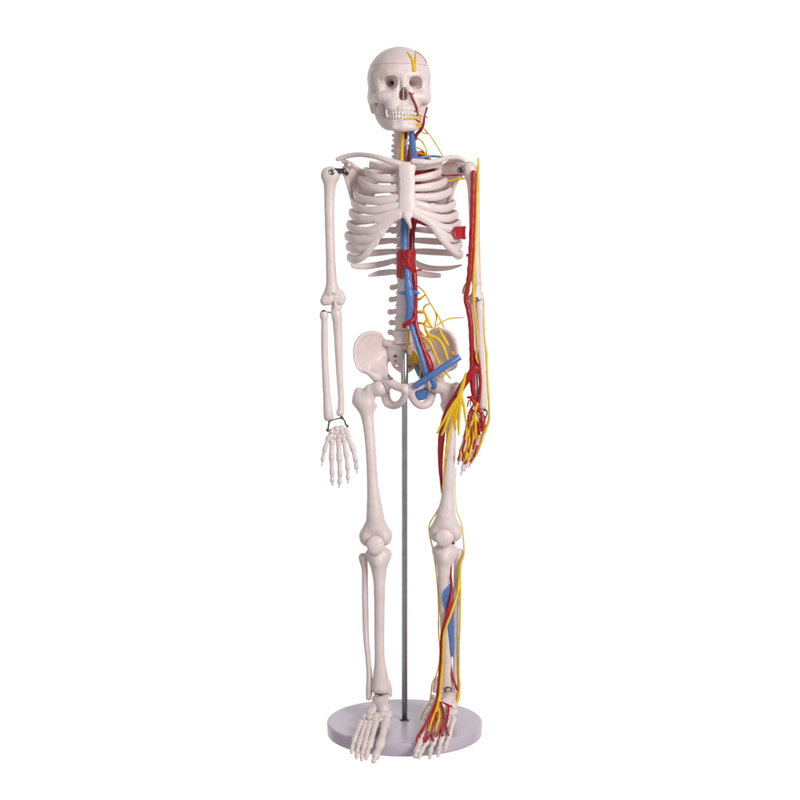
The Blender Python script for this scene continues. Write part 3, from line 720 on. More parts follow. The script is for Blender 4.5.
tubes('ankle_gap_line', [[(374.5, 694, -5, .4), (377, 693.6, -6, .5), (379, 695, -6.5, .8), (382, 695, -6.5, .8), (384, 693.8, -6, .5), (387.5, 694.4, -5, .4)]], STEEL, ROOT)  # dark strip added to stand in for the shade in the ankle joint gap
tubes('ankle_gap_line', [[(444.5, 692, -8, .6), (445.4, 688.2, -8, .7), (448.5, 687.2, -9, .8), (451, 688.4, -8, .7), (451.8, 691.5, -8, .6)]], STEEL, ROOT)

# ---- arm on the dressed side
s = Solid()
s.ell((469.2, 169, 3), (7, 8, 7.8), 2); s.ell((472, 171, 2), (5, 6, 7.5), 3)
s.chain([(470.6, 174, 3, 6.3), (472, 186, 3, 4.9), (473, 205, 3, 4.6), (474, 235, 3, 4.4), (475.4, 262, 2, 4.5), (476.4, 280, 2, 5)], 3)
s.chain([(477, 284, 2, 4.5), (476, 296, 1, 5)], 3, smooth=False)
s.chain([(470, 298, 1, 3.0), (474, 298, -1, 3.8), (480, 297.5, 0, 3.6)], 3, smooth=False)
s.build('upper_arm_bone', ROOT, .5, key='armr', noise=.12)
s = Solid(); s.chain([(479, 304.5, 1, 4.2), (479.2, 309, 0, 4.6), (479.4, 325, 0, 4.0), (480.6, 350, 0, 3.4), (482.2, 380, 0, 3.2), (482.8, 398, 0, 3.7), (482.6, 406, 0, 4.3)], 2); s.build('radius_bone', ROOT, .45, key='armr', noise=.1)
s = Solid(); s.chain([(473, 303, 3, 4), (473.5, 309, 3, 4.6), (474, 325, 3, 4.0), (474.4, 350, 3, 3.4), (475.2, 380, 2, 3.0), (475.6, 396, 1, 3.2), (475.8, 403, 1, 3.4)], 2); s.build('ulna_bone', ROOT, .45, key='armr', noise=.1)
disk('screw', 460.6, 170, -3, 3.1, 1.6, STEEL, ROOT)
disk('screw', 477.2, 299.4, -5, 2.5, 1.0, CHROME, ROOT)
tubes('wrist_wire', [[(485.8, 409.5, -4, .7), (487.2, 412, -4, .7), (486, 417, -4, .7), (484.8, 419, -4, .9)], [(484.6, 410, -5, 1.4), (485, 410.2, -5, 1.4)]], STEEL, ROOT)
s = Solid()
random.seed(5)
for (u, v) in ((472.5, 413), (477, 412.5), (481.5, 414), (471, 418), (475.5, 418), (480, 419), (483, 421), (474, 422), (479, 424)):
    s.ell((u, v, -1 + random.uniform(-1, 1)), (3.2, 3.4, 3.2), .9)
handr = s.build('hand', ROOT, .45, noise=.15, nscale=.8)
finger([(470.5, 418, -2), (466, 435, -3), (461.5, 450, -4), (459, 459, -4), (458.2, 464.5, -4)], [2.6, 2.5, 2.2, 1.8, 1.0], handr)
finger([(473.5, 421, -2), (470, 440, -4), (465.4, 457, -5), (463, 468, -5), (460.8, 475, -5)], [2.6, 2.5, 2.2, 1.8, 1.0], handr)
finger([(476, 422, -2), (473, 440, -3), (469, 455, -4), (466, 464.5, -4), (464.4, 471, -4)], [2.6, 2.5, 2.2, 1.8, 1.0], handr)
finger([(479.5, 423, -1), (477.8, 438, -1), (474.6, 452, -1), (471.4, 461, -1), (469, 467, -1)], [2.6, 2.4, 2.1, 1.8, 1.0], handr)
finger([(483, 420, 0), (484.5, 430, 2), (481, 441, 3), (478.4, 448, 3)], [2.5, 2.3, 2.0, 1.1], handr)

# ================================================================== vessels and nerves
def T(name, m, *L, **kw): return tubes(name, L, m, ROOT, wob=kw.pop('wob', .12), **kw)
# head
def onskull(name, m, *L, lift=.2):
    return tubes(name, [lay('head', l, lift) for l in L], m, skull, wob=.1, step=.8)
onskull('forehead_nerve', YEL, [(407.4, 52.6, .9), (410.5, 56.5, 1.1), (412.6, 61, 1.2), (413.4, 66, 1.2), (413.6, 70.6, 1.1)], [(415.6, 54, 1), (415.4, 60, 1.1), (415.1, 66, 1.1), (414.9, 70.6, 1.1)])
onskull('temporal_artery', RED, [(414.8, 51.6, .6), (418, 53, .7), (421.5, 56, .7), (424.5, 59.5, .7), (426.5, 63, .6)])
onskull('facial_artery', RED, [(409.6, 92.6, .9), (411.3, 95, 1.1), (413, 99, 1.1), (415.3, 104, 1.1), (416.6, 108, 1.1), (417.2, 113, 1.2), (417.6, 118, 1.1)], [(413.7, 93.2, .5), (412, 94.5, .8)], [(415.6, 110.6, .8), (417, 112, .8)], [(416, 120, .9), (418.6, 121.4, 1.1), (420.4, 122.8, 1)])
onskull('jaw_nerve', YEL, [(404.5, 119.4, .8), (409, 118.8, 1.2), (414, 118, 1.4), (418.5, 117, 1.5), (421.3, 115.8, 1.2)], [(416.5, 124.4, 1.2), (419, 123.8, 1.6), (421, 124, 1.6)], [(417.5, 126.2, .9), (420, 126, 1)])
T('carotid_artery', RED, [(427, 108, -16, 1.0), (425.8, 112, -16, 1.0), (424.2, 118, -16, 1.1), (423.4, 125, -14, 1.3), (420.6, 130, -10, 1.6), (417, 134, -6, 1.9), (414.6, 138, -3, 2.2), (411.5, 146, 2, 2.6), (409.8, 154, 2, 2.8), (409.5, 164, 0, 2.8)], [(425, 116, -16, .5), (428, 118, -14, .4)])
T('jugular_vein', BLU, [(410.5, 126, -2, 2.9), (411.6, 134, -4, 3.1), (412.6, 144, -7, 3.2), (413.8, 154, -12, 3.5), (414.5, 163, -18, 3.5)])
T('neck_nerve', YEL, [(402.6, 126, 3, 1.6), (402.5, 136, 1, 1.8), (402, 148, -3, 1.8), (401.6, 163, -8, 1.8)])
T('neck_artery', RED, [(406.5, 129, 4, 1.7), (406.2, 133, 4, 1.8), (406, 138, 5, 1.5)])
T('shoulder_nerve', YEL, [(423, 127, -4, .5), (426.5, 131, -3, .55), (430.5, 136, -3, .6), (435, 142.6, -5, .6), (439, 149.5, -8, .6), (443, 156.5, -12, .55)], [(420.6, 131, -2, .55), (424, 133.2, -2, .6), (428, 133.6, -3, .7)], [(424, 128, -3, .4), (426, 132, -3, .5), (428, 133.4, -3, .5)], [(415.5, 137.6, 4, .55), (419, 139, 2, .6), (423, 143, 0, .65), (426, 149, -2, .7), (427.2, 155, -4, .9)], [(415.5, 140, 6, .5), (418.5, 138.8, 3, .5)])
T('arm_plexus', YEL, [(414, 147, 8, .5), (418.5, 148, 6, .6), (423, 151, 4, .7), (427, 156, 2, 1.2), (434, 163, 4, 1.4)], [(415, 153, 8, 1.2), (420, 152, 5, 1.2), (425, 154.5, 3, 1.4), (430, 160, 3, 1.5)], [(415, 158, 6, 1.3), (421, 156, 3, 1.7), (427.5, 157, 0, 1.5)], [(418, 152.5, 2, 1), (422, 153.8, 1, 1), (426, 157, 0, 1)])
T('subclavian_artery', RED, [(410, 160, 0, 2.4), (415, 157, 0, 2.2), (421, 155.5, 0, 1.8), (428, 160, 0, 1.8), (436, 171.5, 2, 1.4), (443.5, 175.4, 1, .9), (452, 175.3, 0, .8), (461.5, 174.8, -1, .8)], [(417, 152.6, 3, .8), (421, 151.6, 3, .8), (424, 153.6, 2, .7)])
T('subclavian_vein', BLU, [(414, 160, -16, 1.6), (422, 157.6, -12, 1.5), (430, 156.2, -9, 1.3), (438, 156.6, -8, 1.1), (446, 158, -8, 1.0)])
T('armpit_nerve', YEL, [(440, 180, 4, 1.0), (450, 180.8, 3, 1.1), (457, 178.8, 1, 1.2), (464, 178.4, 0, 1.1), (468, 179.5, 3, .9)])
# chest
T('aorta', RED, [(409, 172, -2, 3.2), (413, 168, -6, 4), (417, 174, -2, 4), (416.5, 190, 1, 3.6), (414.8, 215, 0, 3.2), (412, 236, -1, 2.9), (412.4, 258, -3, 2.9), (414.6, 280, -5, 2.7), (415.4, 300, -5, 2.4), (414.8, 314, -5, 2.7), (416.3, 326, -6, 2.5), (419.8, 338, -7, 2.5), (423.6, 350, -8, 2.7), (427.6, 360, -9, 3.8), (429.8, 367, -9, 4.0), (430, 376, -9, 3.0)],
  [(415, 316.5, -6.5, 2.6), (412, 320.6, -9.5, 2.4), (408, 323, -10, 2.2), (404.4, 324.6, -9, 2.3), (404.4, 326, -8, 2.4)])
T('vena_cava', BLU, [(406, 172, -3, 3.0), (405, 195, -4, 3.6), (404.6, 218, -7, 3.9), (404.6, 250, -8, 3.8), (406.6, 268, -9, 3.6), (407.8, 280, -9, 4.0), (409.2, 292, -9, 4.6), (409.8, 305, -9, 4.2), (409, 315, -8, 3.9), (407.6, 322, -6, 3.6)],
  [(400, 293, -6, 1.3), (403, 293.4, -7, 1.6), (407, 292, -8, 2.4), (411, 291.6, -8, 2.4), (415.5, 292.6, -9.5, 2.1), (418.6, 293, -9.5, 1.3)],
  [(410, 322, -6, 2.7), (413.2, 331, -9, 2.4), (416.6, 342, -11, 2.5), (420.6, 354, -12, 2.7), (424, 366, -12, 2.9), (426.6, 376, -11, 3.0)])
T('chest_artery', RED, [(413, 221, 3, 2.6), (420, 221, 8, 3.2), (428, 224, 12, 3.0), (436, 227.5, 12, 1.8)], [(414, 176, 6, 2.5), (422, 172, 12, 2.3), (434, 169, 12, 1.6)], [(416, 184, 8, 1.7), (424, 184, 16, 1.4)], [(416, 194, 8, 1.7), (428, 194, 18, 1.4)], [(416, 203, 8, 1.7), (430, 204, 20, 1.3)], [(437, 223, -8, 2), (446, 225, -8, 2.2), (452, 226, -6, 2)])
T('chest_vein', BLU, [(414, 217, 6, .8), (419, 219.4, 3, .7), (424, 222.4, 5, .7)])
# red muscle patch over the side ribs
def sheet(name, rows, th, m, parent):
    """rows: grid of (u,v,d) points; thick curved sheet"""
    G = np.array([[P(*p) for p in r] for r in rows]); nr, nc = G.shape[:2]
    du = np.gradient(G, axis=1); dw = np.gradient(G, axis=0); N = np.cross(du, dw); N /= np.linalg.norm(N, axis=2)[..., None]
    N[N[..., 1] > 0] *= -1
    A = (G + N * th).reshape(-1, 3); B = (G - N * th).reshape(-1, 3); V = np.concatenate([A, B]); o = nr * nc; F = []
    for i in range(nr - 1):
        for j in range(nc - 1):
            q = (i * nc + j, i * nc + j + 1, (i + 1) * nc + j + 1, (i + 1) * nc + j); F.append(q); F.append(tuple(k + o for k in q[::-1]))
    for j in range(nc - 1):
        F.append((j + 1, j, j + o, j + 1 + o)); b = (nr - 1) * nc; F.append((b + j, b + j + 1, b + j + 1 + o, b + j + o))
    for i in range(nr - 1):
        F.append((i * nc, (i + 1) * nc, (i + 1) * nc + o, i * nc + o)); b = nc - 1; F.append(((i + 1) * nc + b, i * nc + b, i * nc + b + o, (i + 1) * nc + b + o))
    ob = link(name, V, F, m, parent)
    ob.data.polygons.foreach_set('use_smooth', np.zeros(len(ob.data.polygons), dtype=bool))
    mo = ob.modifiers.new('b', 'BEVEL'); mo.width = .0006; mo.segments = 3; mo.limit_method = 'ANGLE'
    return ob
rows = []
for i in range(9):
    f = i / 8; v = 226.6 + 12.2 * f
    ul = 453 + 2.4 * (abs(2 * f - 1) ** 2.5) ; ur = 464.3 + .8 * (abs(2 * f - 1) ** 2)
    vv = [v + (-.9 + 1.9 * f) * (t - .3) * 1.0 for t in np.linspace(0, 1, 9)]
    rows.append([(ul + (ur - ul) * t, vv[j], -25 + 16 * t ** 1.6) for j, t in enumerate(np.linspace(0, 1, 9))])
sheet('side_muscle', rows, 1.2, RED, ROOT)
# red diaphragm cuff round the great vessels
s = Solid()
s.plate([(397, 251), (400, 249.4), (406, 250), (411, 249.4), (415.6, 250.5), (416, 258), (415.6, 266), (417.3, 274), (417.8, 277.2), (414, 277.6), (411.4, 272), (409.2, 270), (405.5, 266.3), (403.6, 270.5), (402.4, 279), (398.6, 278.6), (396.2, 276), (396.4, 266), (396.2, 258)],
        lambda x, z: -12.5 + .11 * (x - 6.3) ** 2 + .0 * z, 1.5, slope=1.15, dm=-8, rnd=1)
s.chain([(416, 271, -8, 1.4), (419, 269.8, -8, 1.1), (421.6, 269.8, -8, 1.0)], 2)
s.chain([(409, 252, -14, 1.6), (408, 260, -15, 1.6), (408.5, 266, -14.5, 1.2)], 3)
s.build('diaphragm_cuff', ROOT, .45, RED, noise=.5, nscale=.55)
# belly and hip nerves
T('lumbar_nerve', YEL,
  [(415, 285.5, 2, .8), (419, 287, -1, .7), (424, 292, -3, .7), (428, 299, -5, .7), (432, 306, -6, .7), (437, 314, -8, .7), (441, 321, -9, .75), (443.8, 327, -8, .9)],
  [(416, 300, 4, 1.2), (420, 299, 0, 1.1), (423, 296.6, -2, .9), (425.8, 294.6, -3, .7)],
  [(424, 312, -2, 1.0), (423.8, 308, -3, .9), (426, 305, -5, .8), (430, 303.6, -6, .7)],
  [(431, 304.5, -6, .7), (435, 311, -7, .7), (436.6, 318, -6, .7), (435, 325, -5, .8)])
T('lumbar_nerve', YEL,
  [(416, 312, 4, 1.7), (420, 312, 0, 1.6), (424.4, 312.6, -2, 1.5), (426.6, 317, -3, 1.5), (428.5, 321.6, -3, 1.4), (431.5, 326.5, -3, 1.3)],
  [(416, 323.6, 4, 1.3), (420, 323, 0, 1.2), (423.6, 324, -2, 1.2), (428, 326.6, -3, 1.0), (432, 327.6, -3, .9)],
  [(427, 319, -3, 1.3), (424.8, 324, -3, 1.2), (425.6, 329, -3, 1.3), (428.6, 333, -3, 1.5)],
  [(419, 330, 2, .9), (422.5, 334, 0, 1.0), (425, 338, -2, 1.3)])
def hipn(*L): return [lay('hipr', l, .3) for l in L]
hp = lambda L, d: [(u, v, d, r) for u, v, r in L]
tubes('iliac_nerve', [hp([(434, 328, .8), (438, 324.6, .8), (443, 321.3, .7), (449, 318.8, .65), (456, 317.8, .65), (464, 317.6, .55)], -8)], YEL, ROOT, wob=.1)
T('thigh_nerve', YEL, [(426, 331, -2, 1.3), (430, 335.6, -3, 1.6), (436, 337.6, -4, 1.7), (441, 342.6, -6, 1.6), (444.6, 350, -8, 1.6), (448, 361, -11, 1.3)])
T('thigh_nerve', YEL, [(439, 328, -5, 1.4), (441, 333, -4, 1.5), (444.5, 339, -5, 1.4), (448.2, 345, -6, 1.3)])
T('thigh_nerve', YEL, [(422, 338.5, 0, 1.5), (427, 340, -2, 1.6), (431, 344.6, -3, 1.5), (434.6, 353.5, -5, 1.5), (439, 363, -9, 1.4), (444.6, 371, -13, 1.1), (450.4, 378, -15, .8)], [(438, 361, -9, 1.3), (441.6, 372, -12, .9), (443.6, 380.6, -13, .7)], [(425, 352, 2, 1.2), (430, 350, -1, 1.0)], [(428, 340, -2, 1.3), (434, 338, -3, 1.5)])
T('nerve_stub', YEL, [(453, 352.2, -4, 1.1), (453, 354.6, -4, 1.2)])
T('sciatic_nerve', YEL, [(413, 352, 6, 1.6), (416, 358, 4, 2.6), (418, 365, 4, 2.6), (421, 371, 6, 1.6)], [(410, 362, 10, 1.8), (414, 364, 8, 2), (418, 368, 8, 1.6)], [(412, 356, 8, 1.5), (414, 362, 8, 1.8), (412, 368, 12, 1.6)], [(420.6, 366, 0, .8), (420.6, 372, -4, .9), (419.8, 378, -7, .8)])
T('sacral_nerve', YEL, [(409, 330, -1, 1.0), (408.4, 338, 1, 1.2), (407, 346, 3, 1.3), (405.4, 354, 3, 1.1)])
T('inner_hip_vein', BLU, [(415.6, 366, 2, 2.6), (418.6, 371, 0, 3.0), (421.6, 377, -3, 2.7), (424, 382, -6, 2.2)])
s = Solid(); s.ell((421.6, 393, -3), (6.8, 2.4, 7.6), 1, ry=-.45); s.ell((418.6, 396, -2), (3.4, 2.2, 4), 2); s.build('membrane', ROOT, .45, BLU, noise=.2)
# the diagonal vein is an open ended pipe
def pipe(name, a, b, r, m, parent):
    A = P(*a); B = P(*b); t = (B - A) / np.linalg.norm(B - A); x = np.cross(t, [0, 1, 0]); x /= np.linalg.norm(x); y = np.cross(t, x)
    n = 32; V = []; F = []
    st = [(A + t * 3, r * .6), (A, r * .62), (A, r * .9), (A + t * .4, r), (B - t * .4, r), (B, r * .9), (B, r * .62), (B - t * 3, r * .6)]
    for p, rr in st:
        for k in range(n):
            g = 2 * math.pi * k / n; V.append(p + x * rr * math.cos(g) + y * rr * math.sin(g))
    for i in range(len(st) - 1):
        for k in range(n):
            k2 = (k + 1) % n; F.append((i * n + k, i * n + k2, (i + 1) * n + k2, (i + 1) * n + k))
    F.append(tuple(range(n))[::-1]); F.append(tuple((len(st) - 1) * n + k for k in range(n)))
    return link(name, V, F, m, parent)
pipe('groin_vein', (414.6, 386.4, -19), (460, 356.6, -20), 3.3, BLU, ROOT)
T('groin_vein_branch', BLU, [(430.5, 377, -18, 2.4), (432.6, 381, -17, 2.7), (434.2, 385, -15, 2.9), (433.8, 387.6, -13, 2.5)], wob=.05)

# ---- dressed arm
T('arm_artery', RED, [(473.6, 172.6, -6, 2.6), (473, 195, -6, 2.8), (472.2, 225, -6, 2.9), (470.8, 255, -6, 2.8), (469.4, 275, -6, 2.7), (467.6, 288, -6, 2.6), (465.8, 298, -6, 2.5), (467.8, 308, -6, 2.5), (470.4, 322, -6, 2.6), (471.4, 340, -6, 2.6), (472, 358, -5, 2.7), (472.2, 372, -5, 2.9), (472.8, 388, -5, 2.6), (475, 401, -5, 1.9), (476.4, 408, -5, 1.3)],
  [(474, 352, -5, 1.8), (477, 360, -5, 2.4), (479.2, 370, -4, 1.9), (480.3, 382, -4, 1.6), (479.4, 394, -4, 1.5), (477.6, 404, -4, 1.3)],
  [(467.4, 254.6, -6, 1.1), (467, 256, -6, .9)])
T('arm_nerve', YEL, [(478.4, 158.6, 0, .9), (478, 170, -2, 1.1), (477.2, 190, -4, 1.3), (476.2, 220, -5, 1.4), (475.2, 250, -5, 1.4), (474, 275, -6, 1.5), (473.5, 298, -6, 1.4), (475, 315, -7, 1.2), (477, 335, -7, 1.1), (477.6, 347, -8, 1.0), (476.2, 353, -8, .9), (476.2, 358, -8, .9), (478, 363, -7, .8)])
T('arm_nerve', YEL, [(478.6, 160, 1, .8), (479, 190, 1, .5), (479.2, 225, 2, .45), (480, 260, 3, .45), (481, 285, 2, .5)], [(481.4, 293, 0, 1.2), (483, 299, 0, .9), (483.8, 303, 0, .6), (484, 320, 0, .7), (484.8, 340, 0, .8), (486.2, 352, 0, 1.2), (486.8, 368, 0, 1.2), (487.8, 388, -1, 1.2), (489, 406, -2, 1.1), (488.8, 420, -2, 1.3), (485.6, 428.5, -2, 1.6), (483, 436, -2, 1.2), (480, 446, -3, 1.1), (475.5, 456, -3, 1.1), (470.6, 463, -3, .9)])
T('elbow_nerve', YEL, [(465.6, 284, 1, .9), (463.6, 289, 1, 1.1), (462.8, 293.6, 0, .7)])
# hand strands
random.seed(21)
def strand(p, q, mid, r, d0=-8):
    return [(p[0], p[1], d0, r), ((p[0] + q[0]) / 2 + mid, (p[1] + q[1]) / 2, d0 - 1.5, r), (q[0], q[1], d0 - .5, r * .75)]
ys = [((472, 424), (468.4, 444), .8, 1.0), ((468.6, 430), (463, 452), -.6, 1.0), ((473, 428), (470.6, 452), 1.0, 1.0), ((476, 424), (474, 444), .9, 1.0), ((477, 404), (474.6, 414), 0, 1.8), ((475, 413), (469.5, 432), -.5, 1.6), ((474.5, 413), (474.6, 434), 1.2, 1.5), ((469.5, 430), (463.5, 447), -.8, 1.4), ((463.5, 446), (459.2, 459), -.6, 1.1), ((470.5, 430), (467.5, 449), .6, 1.4), ((467.5, 449), (464.4, 462.5), .7, 1.5), ((474, 432), (471.6, 446), .8, 1.3), ((471.8, 446), (467.2, 460.5), .5, 1.4),
      ((465, 443), (462.2, 458), .4, 1.0), ((476.5, 428), (478.6, 439), .5, 1.2), ((475, 414), (479, 426), .4, 1.2), ((466.5, 421), (464.6, 437), .8, 1.1)]
rs = [((468, 397.4), (474, 397), 0, 1.1), ((471, 397.5), (475.6, 405.5), .4, 1.6), ((474.5, 404), (469.5, 413), -.5, 1.1), ((469, 400), (467.2, 407), 0, .6), ((470.6, 399), (470.4, 406), 0, .5), ((469.5, 412), (468, 420.5), -.5, .9), ((468, 420), (464.6, 438), -.2, 1.0), ((466.6, 433), (461.6, 452), .3, 1.0), ((471.6, 426), (470.4, 443), .4, 1.1), ((470, 443), (465, 459.5), .3, .9),
      ((478, 409), (482, 415), .6, 1.8), ((482, 415), (481.8, 430), .8, 1.8), ((481, 414), (484.6, 422), .2, 1.1), ((476, 419), (480.6, 427), -.6, 1.4), ((480, 428), (478.6, 433.5), .2, 1.5), ((477.4, 424), (480, 435), .3, 1.0), ((477.4, 446), (473.4, 457.5), .3, 1.2), ((473.6, 457), (470.2, 462), .1, .9), ((471, 410), (477.6, 411.6), .2, 1.0), ((464, 448), (462, 461), .1, .8), ((467, 460), (464.8, 464), 0, .8), ((476, 404), (479, 412), .6, 1.3), ((479.5, 421), (478.6, 431), .6, 1.3), ((483.4, 416), (482, 424), .5, 1.2), ((472, 414), (471.4, 424), .4, .9), ((485, 417), (481.6, 421), 0, .9), ((476, 436), (473, 449), .4, .9), ((460.5, 450), (458.4, 460), 0, .8)]
T('hand_nerve', YEL, *[strand(a[0], a[1], a[2], a[3] * .98, d0=-9 + .5 * (i % 3)) for i, a in enumerate(ys)])
T('hand_artery', RED, *[strand(a[0], a[1], a[2], a[3] * 1.15, d0=-8.4 - .6 * (i % 3)) for i, a in enumerate(rs)])

# ---- dressed thigh
T('thigh_artery', RED, [(475.6, 367.6, -15, 3.4, 2.4), (471, 373.6, -15, 3.8, 2.5), (464, 383.5, -14, 3.7, 2.5), (457, 394.5, -13, 3.4, 2.4), (450, 406, -12, 3.4, 2.3), (445, 418, -10, 3.2, 2.3), (442, 433, -9, 3.4, 2.3), (440.6, 450, -6, 3.0, 2.3), (440.5, 468, -2, 2.2, 2), (441.2, 482, 0, 1.4, 1.4), (441.6, 493, 1, .6, .6)], flat=(1, 0, .45), wob=.04)
fan = [[(465.8, 373.4, .9), (463.6, 382, 1.8), (460.6, 392, 2.4), (459.5, 398, 3.0)],
       [(460, 395, 1.8), (451.5, 407, 1.6), (444.5, 419.5, 1.2), (440, 427.5, 1.1), (437.2, 433.2, .9)],
       [(460, 395, 1.6), (453, 408, 1.5), (447.6, 420, 1.6), (444.6, 429, 1.7), (441.6, 435, .9)],
       [(460, 396, 1.8), (455.5, 408, 1.5), (452.5, 420, 1.4), (449, 434, 1.4), (446.6, 448, 1.3), (445.6, 458, 1.1)],
       [(460, 397, 1.8), (457, 410, 1.7), (455, 421, 1.6), (455.4, 429.6, 1.0)],
       [(460.5, 397, 1.8), (459.4, 410, 1.7), (458.6, 422, 1.5), (458.8, 435, .8)],
       [(461, 395, 1.7), (463.6, 405, 1.4), (465, 414, 1.2), (465.8, 422, .8)]]
T('thigh_nerve_fan', YEL, *[[(u, v, -19 + (v - 395) * .10 - (i % 3) * .6, r) for u, v, r in L] for i, L in enumerate(fan)])
T('thigh_skin_nerve', YEL, [(u, v, d, .7) for u, v, d in ((446, 450, -7), (444.6, 462, -6), (443.6, 475, -5), (442.6, 490, -3), (441.4, 502, -2), (436.6, 512, 0), (430, 523, 4), (429.2, 532, 5), (431, 541, 5), (433, 550, 3), (434.6, 560, 2), (436.4, 574, 0), (438, 592, 0), (438.6, 610, 0), (438.6, 632, 0), (440, 650, 0), (439, 664, 0), (436, 676, 0), (432.2, 684, 0), (431, 694, -1), (429.6, 702, -4), (426, 708, -8), (423, 713, -12), (420.9, 719.6, -18))])
T('outer_leg_nerve', YEL, [(455.6, 468, 2, .3), (455.4, 485, 2, .4), (455.6, 500, 2, .4), (457, 512, 3, .5), (461, 522, 5, .55), (462.8, 533, 6, .6), (463.8, 545, 4, .8), (463.6, 555, 2, 1.1), (460.8, 562.5, 1, 1.3), (459.4, 572, 1, 1.7), (459.6, 585, 2, 1.6), (460, 600, 3, 1.1), (459.8, 625, 3, 1.0), (459, 650, 3, .9), (458.8, 672, 3, 1.1), (459.4, 688, 2, 1.2), (458, 699, 0, 1.6), (455.6, 706, -4, 1.2), (454.6, 713, -8, 1.0), (455, 719, -12, .8)])
# shin
T('shin_artery', RED, [(450.8, 555, -3, .8), (450.9, 575, -3.4, 1.0), (451.6, 590, -3.6, 1.8), (450.8, 600, -6, 2.3), (448.6, 611, -8.5, 2.4), (445.6, 621, -9.5, 2.2), (442.4, 632, -9, 1.7), (440.9, 645, -8, 1.5), (440.6, 660, -8, 1.5), (439.4, 676, -9, 1.5), (438, 690, -11, 1.6), (437, 700, -13, 1.9), (434.6, 706, -17, 1.7)])
T('shin_nerve', YEL, [(459.4, 580, 0, 1.6), (457.4, 594, -4, 1.4), (453.6, 606, -7.5, 1.4), (449.8, 617, -10.5, 1.3), (446, 627, -12, 1.3), (443.6, 637, -11, 1.3), (443.2, 650, -10, 1.3), (442.6, 664, -10, 1.4), (441.2, 680, -11, 1.5), (440, 694, -14, 1.6), (438.8, 702, -17, 1.9)])
s = Solid()
s.plate([(450, 583.6), (452.4, 586), (452.6, 596), (452.6, 610), (453.2, 630), (453.8, 654), (451.4, 655), (449.2, 640), (447, 622), (445, 609), (442.6, 598), (443.4, 590), (446.4, 585.6)], lambda x, z: -6.5 + .6 * (x - 43) + 0 * z, 1.7, slope=1.05, dm=0, rnd=1.3)
for q in (1,): s.chain([(451.5, 590, -2, 1.8), (451.6, 620, -1, 1.8), (452.4, 652, -1, 1.5)], 2)
s.build('calf_vein', ROOT, .45, BLU, noise=.2)
T('calf_artery', RED, [(450.6, 652, 3, 1.1), (450.8, 664, 1, 1.2), (452.4, 675, -3, 1.3), (455, 684, -5, 1.3), (457.4, 689.6, -5, 1.2)])
T('knee_artery', RED, [(449.4, 543.5, 4, 1.5), (453.6, 543.2, 4, 1.5)])
# foot
def topd(v): return float(np.interp(v, [697, 705, 712, 718, 722, 735, 745], [-12, -20, -29, -37, -42, -69, -88]))
def onfoot(name, m, *L):
    return tubes(name, [[(u, v, topd(v) - i * .25, r) for u, v, r in l] for i, l in enumerate(L)], m, ROOT, wob=.1, step=1)
onfoot('foot_artery', RED, [(436.4, 701, 1.5), (433, 709, 1.5), (429, 717, 1.4), (425, 724, 1.3), (420, 732, 1.1), (417, 737, 1.1), (416.2, 741.4, 1.0)],
       [(428.6, 720, 1.2), (425.4, 727, 1.2), (421.4, 734.4, 1.1), (418, 740, 1.0)],
       [(434.4, 706, 1.3), (430.6, 718, 1.3), (428, 728, 1.4), (425, 738, 1.4), (424.6, 741, 1.1)],
       [(436.4, 713, 1.2), (434, 724, 1.2), (430, 735, 1.1), (425.8, 741.4, 1.1)], [(431.6, 729, 1.0), (432.6, 736, 1.2), (433.2, 741, .9)],
       [(438.4, 702.6, .9), (443, 703, 1.1), (448, 705, 1.0), (452, 706.8, .8)],
       [(440.6, 703.6, 1.1), (443.4, 711, 1.2), (443.2, 720, 1.2), (440, 729, 1.1), (436.2, 736, 1.1)], [(443.2, 719, 1.0), (442.4, 727, 1.1), (442.2, 735, 1.0)],
       [(448.6, 706, 1.2), (448, 715, 1.1), (446.4, 723, 1.1), (443.6, 730, 1.1), (442.8, 735.4, 1.0)], [(446, 724, .9), (447.4, 730, 1.0), (448.6, 735, .9)])
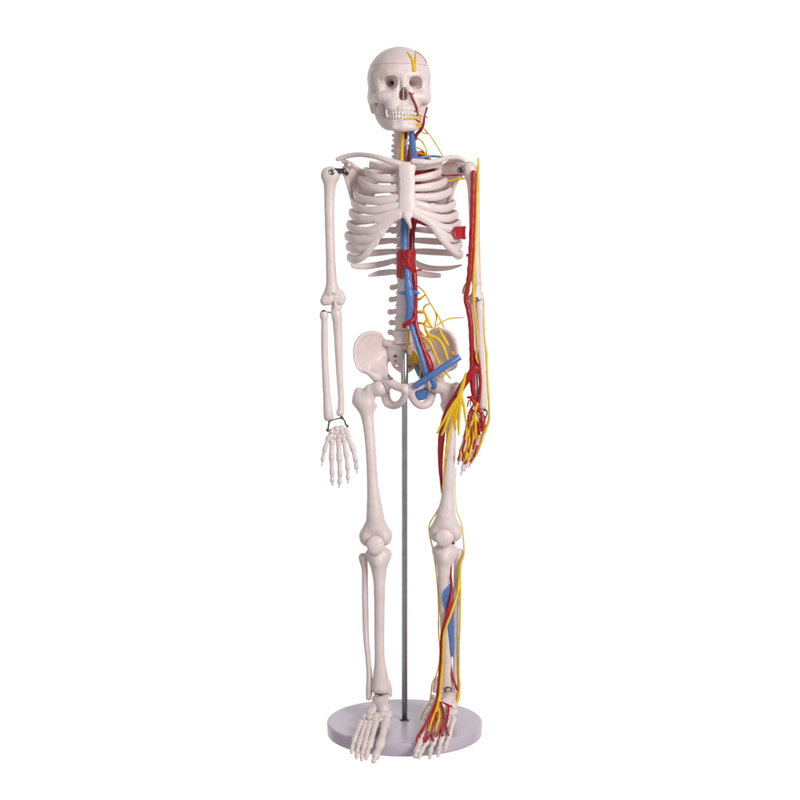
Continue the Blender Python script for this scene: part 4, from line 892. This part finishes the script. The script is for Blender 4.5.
onfoot('foot_nerve', YEL, [(438.8, 701.5, 1.7), (436.8, 709, 1.7), (434, 716, 1.6), (431, 723, 1.5), (428.4, 731, 1.2)], [(437.4, 706, 1.5), (439.4, 713, 1.5), (438.8, 720, 1.5), (436.4, 728, 1.2), (436, 733, .8)])

# ================================================================== light, world, camera
w = bpy.data.worlds.new('World'); sc.world = w; w.use_nodes = True
nt = w.node_tree; bg = nt.nodes['Background']
tc = nt.nodes.new('ShaderNodeTexCoord'); sp = nt.nodes.new('ShaderNodeSeparateXYZ'); mr = nt.nodes.new('ShaderNodeMapRange')
mr.interpolation_type = 'SMOOTHSTEP'
mr.inputs['From Min'].default_value = .5; mr.inputs['From Max'].default_value = .82
mr.inputs['To Min'].default_value = .37; mr.inputs['To Max'].default_value = 1.04
nt.links.new(tc.outputs['Generated'], sp.inputs[0]); nt.links.new(sp.outputs['Y'], mr.inputs['Value'])
nt.links.new(mr.outputs['Result'], bg.inputs['Strength'])
bg.inputs['Color'].default_value = (1, 1, 1, 1)
def area(name, loc, tgt, size, e, colr=(1, 1, 1)):
    l = bpy.data.lights.new(name, 'AREA'); l.shape = 'RECTANGLE'; l.size = size[0]; l.size_y = size[1]; l.energy = e; l.color = colr
    o = bpy.data.objects.new(name, l); col.objects.link(o); o.location = loc
    o.rotation_euler = (Vector(tgt) - Vector(loc)).to_track_quat('-Z', 'Y').to_euler(); return o
area('softbox_key', (1.5, -1.9, 1.35), (0, 0, .5), (.8, 1.1), 50, (1, .985, .975))
area('softbox_fill', (-1.7, -1.9, .9), (0, 0, .5), (.7, 1.1), 4.5, (1, .98, .985))

cam = bpy.data.cameras.new('camera'); co = bpy.data.objects.new('camera', cam); col.objects.link(co)
co.location = (0, -D0 / UN, (-FLOOR + TH) / UN); co.rotation_euler = (math.pi / 2, 0, 0)
cam.sensor_width = 36; cam.lens = 36 * D0 / 800; cam.shift_y = -140 / 800; cam.clip_end = 100; cam.clip_start = .05
sc.camera = co
sc.view_settings.view_transform = 'Standard'; sc.view_settings.look = 'None'; sc.view_settings.gamma = 1; sc.view_settings.exposure = 0
